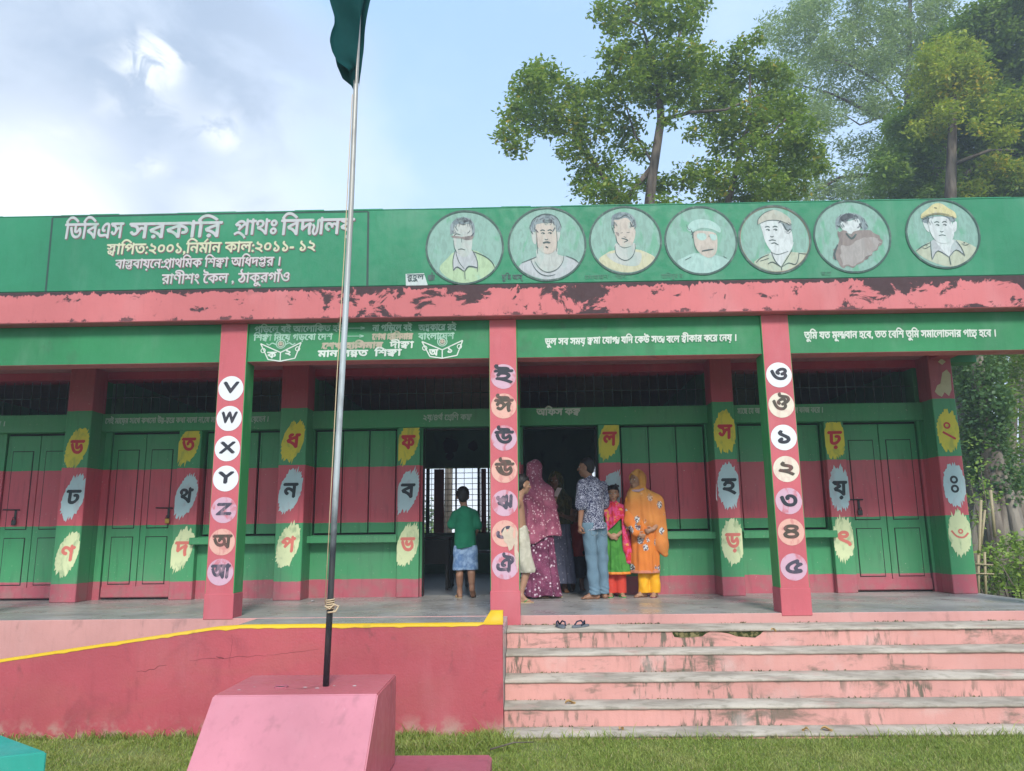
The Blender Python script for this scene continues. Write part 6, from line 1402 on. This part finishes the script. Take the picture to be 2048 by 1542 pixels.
for i, (a, b, c, d, e, f, r_, y_) in enumerate(slim):
    p = [(at(a, b, y_).x, y_, GZ - .1), tuple(at(a, b, y_)), tuple(at(c, d, y_)), tuple(at(e, f, y_))]
    tt = empty('slim_tree', p[0], ['slim pale trunk directly behind the big vine clad tree', 'slim trunk at the right edge of the picture behind the bushes', 'thinnest trunk seen between the vine clad tree and the slim trunks'][i], 'tree', 'slim trees right of the school')
    link('trunk', tube_mesh('trunk', p, [r_ * 1.3, r_ * 1.1, r_, r_ * .6], 9), M['palebark'], tt)
    V, F_ = leaves([(p[3][0] + g_.normal(0, .5), y_ + g_.normal(0, .5), p[3][2] + g_.normal(0, .8), .55) for _ in range(9)], 1100, .13, seed=30 + i, tuft=7, spread=.09); link('crown', np_mesh('crown', V, F_), L_yel if i == 0 else L_dark, tt)
def bush(name, label, lst, Y, dep, lm, per, size, seed, group=None, **kw):
    c = C3(lst, Y, dep, 1.0); xm = sum(q[0] for q in c) / len(c); b = empty(name, (xm, Y, GZ), label, 'bush', group)
    st = min(6, len(c))
    for k in range(st):
        q = c[k * len(c) // st]; link('stem', tube_mesh('stem', [(xm + g_.normal(0, .1), Y + g_.normal(0, .1), GZ - .05), (q[0] * .5 + xm * .5, q[1], (q[2] + GZ) / 2), (q[0], q[1], q[2])], [.014, .010, .005], 6), M['bark'], b)
    V, F_ = leaves(c, per, size, seed=seed, **kw); link('foliage', np_mesh('foliage', V, F_), lm, b)
bush('leafy_bush', 'bright green leafy bush at right edge, in front of the big trunk', [(1985, 1100, 22), (2010, 1085, 26), (2040, 1080, 26), (2065, 1095, 30), (1978, 1130, 20), (2005, 1125, 28), (2040, 1120, 32), (2075, 1130, 30), (2000, 1155, 22), (2030, 1155, 28), (2062, 1160, 28), (2020, 1178, 16), (2050, 1182, 18), (1985, 1160, 16), (2095, 1110, 30), (2090, 1165, 26)], 11.6, .5, L_bush, 2600, .085, 41, 'bushes right of the school', tuft=6, spread=.05, flat_=.4, aspect=.7)
bush('leafy_bush', 'taller loose bush growing against the side of the school by the vine', [(1950, 1000, 22), (1965, 970, 18), (1975, 1020, 22), (1955, 1040, 20), (1940, 960, 14), (1985, 990, 16), (1960, 930, 14), (1945, 890, 14)], 13.2, .4, L_bush, 1800, .08, 42, 'bushes right of the school', tuft=6, spread=.06)
bush('leafy_bush', 'low weedy bush at the foot of the end pilaster', [(1962, 1170, 12), (1975, 1180, 12), (1990, 1186, 10), (1955, 1150, 9)], 11.2, .2, L_far, 4000, .05, 43, 'bushes right of the school', tuft=5, spread=.04)
bam = flat('bamboo', (.34, .28, .17), .6, .25)
FN = empty('bamboo_fence', (at(1965, 1150, 11.0).x, 11.0, GZ), 'small broken fence of tied bamboo sticks right of the school', 'fence')
def stick(x0, y0, x1, y1, Y, r_): link('bamboo_stick', tube_mesh('bamboo_stick', [tuple(at(x0, y0, Y)), tuple(at(x1, y1, Y))], r_, 8), bam, FN)
stick(1955, 1195, 1962, 1000, 11.9, .020); stick(1990, 1075, 1981, 980, 11.9, .022); stick(1961, 1100, 1970, 1020, 11.9, .018); stick(1958, 1198, 1956, 1110, 11.0, .018); stick(1972, 1200, 1969, 1104, 11.0, .018); stick(1950, 1128, 1986, 1130, 10.97, .010); stick(1950, 1147, 1988, 1148, 10.97, .010)
# ---- far treeline and bushes beyond the classroom windows and the field
for i in range(32):
    x_ = -34 + i * 2.7 + g_.uniform(-.8, .8); y_ = g_.uniform(52, 66); h_ = g_.uniform(2.0, 3.7)
    tt = empty('far_tree', (x_, y_, GZ), 'distant tree of the line far behind the school, glimpsed through the windows', 'tree', 'far treeline behind the school')
    link('trunk', tube_mesh('trunk', [(x_, y_, GZ - .1), (x_ + .1, y_, GZ + h_ * .6)], [.2, .1], 7), M['bark'], tt)
    V, F_ = leaves([(x_ + g_.normal(0, .8), y_ + g_.normal(0, .6), GZ + h_ * g_.uniform(.35, .9), g_.uniform(.5, .8)) for _ in range(10)], 110, .38, seed=60 + i, tuft=3, spread=.3); link('crown', np_mesh('crown', V, F_), L_far, tt)
for i, (x_, y_, h_) in enumerate(((-3.9, 27, 1.9), (-2.9, 24, 1.3), (-1.2, 29, 1.9), (3.4, 26, 1.7), (-5.6, 30, 2.2))):
    bb = empty('field_bush', (x_, y_, GZ), 'pale green field bush seen through the barred classroom window', 'bush', 'field bushes behind the classroom')
    link('stem', tube_mesh('stem', [(x_, y_, GZ), (x_, y_, GZ + h_ * .5)], .04, 6), M['bark'], bb)
    V, F_ = leaves([(x_ + g_.normal(0, .45), y_ + g_.normal(0, .4), GZ + h_ * g_.uniform(.25, .8), .5) for _ in range(7)], 420, .14, seed=90 + i, tuft=4, spread=.1); link('foliage', np_mesh('foliage', V, F_), L_bush, bb)
tt = empty('bare_trunk', (-2.28, 22, GZ), 'pale straight trunk outside the classroom window', 'tree'); link('trunk', tube_mesh('trunk', [(-2.28, 22, GZ - .1), (-2.22, 22, 4.0), (-2.1, 22, 8)], [.13, .11, .08], 10), M['palebark'], tt)
V, F_ = leaves([(-2.1 + g_.normal(0, .6), 22 + g_.normal(0, .6), 8 + g_.normal(0, .5), .5) for _ in range(7)], 130, .14, seed=99); link('crown', np_mesh('crown', V, F_), L_far, tt)

# ================================================================ grass, fallen leaves
def grass(name, label, rects, n, hmin, hmax, w, seed, mat):
    g = np.random.default_rng(seed); P = []
    ar = np.array([(b - a) * (d - c) for a, b, c, d in rects]); ns = (ar / ar.sum() * n).astype(int)
    for (a, b, c, d), k in zip(rects, ns): P.append(np.stack([g.uniform(a, b, k), g.uniform(c, d, k), np.full(k, GZ)], 1))
    P = np.concatenate(P); n = len(P)
    cl_ = .5 + .5 * np.sin(P[:, 0] * 5.1 + 2 * np.sin(P[:, 1] * 3.7)) * np.sin(P[:, 1] * 6.3 + 1.7 * np.sin(P[:, 0] * 2.9))
    bare = np.sin(P[:, 0] * 2.3 + 1.1 * np.sin(P[:, 1] * 4.1)) * np.sin(P[:, 1] * 3.9 + 1.3 * np.sin(P[:, 0] * 1.7)) + .35 * np.sin(P[:, 0] * 13) * np.sin(P[:, 1] * 11)
    keep = (bare < .62) | (g.random(n) < .35); P = P[keep]; cl_ = cl_[keep]; n = len(P)
    h = g.uniform(hmin, hmax, n) * (.55 + .7 * cl_) * np.where(g.random(n) < .03, 1.9, 1); an = g.uniform(0, 2 * math.pi, n); lean = g.uniform(.3, 1.5, n) * h; dx, dy = np.cos(an), np.sin(an)
    ww = w * g.uniform(.6, 1.4, n); a2 = g.uniform(0, 2 * math.pi, n); ex, ey = np.cos(a2) * ww, np.sin(a2) * ww
    A = P + np.stack([ex, ey, ex * 0], 1); Bv = P - np.stack([ex, ey, ex * 0], 1)
    Cm = P + np.stack([dx * lean * .4 + ex * .8, dy * lean * .4 + ey * .8, h * .65], 1); Dm = P + np.stack([dx * lean * .4 - ex * .8, dy * lean * .4 - ey * .8, h * .65], 1); Tt = P + np.stack([dx * lean, dy * lean, h], 1)
    V = np.stack([A, Bv, Cm, Dm, Tt], 1).reshape(-1, 3); k = np.arange(n)[:, None] * 5
    F_ = np.concatenate([k + (0, 1, 3), k + (0, 3, 2), k + (2, 3, 4)], 1).reshape(-1, 3)
    return set_props(link(name, np_mesh(name, V, F_), mat), label, None, None, 'stuff')
t = NT('grass blade'); rnd = t.geo.outputs['Random Per Island']; cc = t.mix(rnd, (.15, .235, .03, 1), (.37, .44, .09, 1)); cc = t.mix(t.math('GREATER_THAN', rnd, .93), cc, (.42, .36, .16, 1)); cc = t.mix(t.math('MULTIPLY', t.step(t.noise(2.6, 6), .48, .70), .45), cc, (.42, .41, .14, 1))
t.put(cc, t.p.inputs['Base Color']); t.p.inputs['Roughness'].default_value = .6
tr_ = t.n.new('ShaderNodeBsdfTranslucent'); t.put(cc, tr_.inputs[0]); ms = t.n.new('ShaderNodeMixShader'); ms.inputs[0].default_value = .35; t.l.new(t.p.outputs[0], ms.inputs[1]); t.l.new(tr_.outputs[0], ms.inputs[2]); t.l.new(ms.outputs[0], t.out.inputs[0])
grass('grass', 'short green lawn grass in front of the steps and ramp', [(-4.6, -.2, 4.2, 6.165), (-.2, 5.6, 4.2, 6.03)], 260000, .012, .034, .0020, 5, t.mat)
grass('tall_grass', 'ragged taller grass along the foot of the ramp wall and steps', [(-4.6, -.3, 6.10, 6.168), (-1.0, -.1, 5.7, 6.16), (-.2, 5.6, 6.00, 6.03), (5.43, 5.6, 6.0, 9.6)], 9000, .04, .085, .0026, 6, t.mat)
grass('field_grass', 'grass of the field right of and behind the school', [(5.44, 11, 7.0, 24), (-9, 9, 15.8, 40)], 60000, .05, .14, .010, 8, t.mat)
t = NT('dry leaf'); M['dry'] = t.fin(t.mix(t.noise(40, 4), (.30, .16, .05, 1), (.50, .33, .14, 1)), .8, .2)
def dry_leaf(x, y, z, a, s, label, group='fallen leaves'):
    V = []; n = 7
    for i in range(n):
        u = i / (n - 1); w = .32 * math.sin(math.pi * min(1, u * .96 + .03)) * s; zz = .012 * math.sin(u * 5) + .004
        for k in (-1, 0, 1): V.append((u * s, k * w, zz + abs(k) * .010 * (1 + u)))
    F_ = []
    for i in range(n - 1):
        for k in (0, 1): F_.append((i * 3 + k, i * 3 + k + 3, i * 3 + k + 4, i * 3 + k + 1))
    me = bpy.data.meshes.new('dry_leaf'); me.from_pydata(V, [], F_); me.materials.append(M['dry']); me.update()
    o = bpy.data.objects.new('dry_leaf', me); COL.objects.link(o); o.location = (x, y, z); o.rotation_euler = (0, 0, a); set_props(o, label, 'leaf', group)
dry_leaf(.27, 6.40, tops[3] + .003, .2, .085, 'curled brown leaf on the fourth step near the ramp wall')
dry_leaf(.66, 6.15, tops[4] + .003, .9, .06, 'brown leaf on the lowest step below the curled one')
dry_leaf(2.15, 6.13, tops[4] + .003, -.3, .08, 'tan leaf on the middle of the lowest step')
dry_leaf(2.05, 6.10, tops[4] + .003, 2.6, .05, 'small dark brown leaf lying beside the tan one on the lowest step')
dry_leaf(5.02, 5.75, GZ + .05, 2.2, .12, 'long orange brown leaf on the grass by the right edge')
dry_leaf(-2.86, 5.0, GZ + .05, 1.0, .10, 'orange leaf in the grass between the turquoise block and the plinth')
dry_leaf(2.1, 7.02, tops[0] + .003, .2, .05, 'small leaf on the top step right of the broken plaster')
link('twig', tube_mesh('twig', [(-.28, 5.62, GZ + .05), (-.12, 5.75, GZ + .06), (.02, 5.80, GZ + .05)], [.006, .005, .003], 6), M['bark']); set_props(bpy.data.objects['twig'], 'grey twig lying in the grass at the foot of the steps', 'twig')
bpy.data.objects.remove(_fo)
# ================================================================ thin haze volume, also added to lift dark tones like lens flare
bm = bmesh.new(); box_bm(bm, -170, 170, -80, 220, GZ - 2.2, 34)
hz_o = link('haze', bm_mesh(bm, 'haze')); hm = bpy.data.materials.new('haze and flare veil'); hm.use_nodes = True; hn = hm.node_tree.nodes; hn.clear()
ho = hn.new('ShaderNodeOutputMaterial'); hv = hn.new('ShaderNodeVolumePrincipled'); hv.inputs['Color'].default_value = (.80, .90, 1, 1); hv.inputs['Density'].default_value = .0036; hv.inputs['Anisotropy'].default_value = .2
hm.node_tree.links.new(hv.outputs[0], ho.inputs['Volume']); hz_o.data.materials.append(hm); set_props(hz_o, 'thin haze over the school yard and the trees, also added to lift dark tones', kind='stuff')
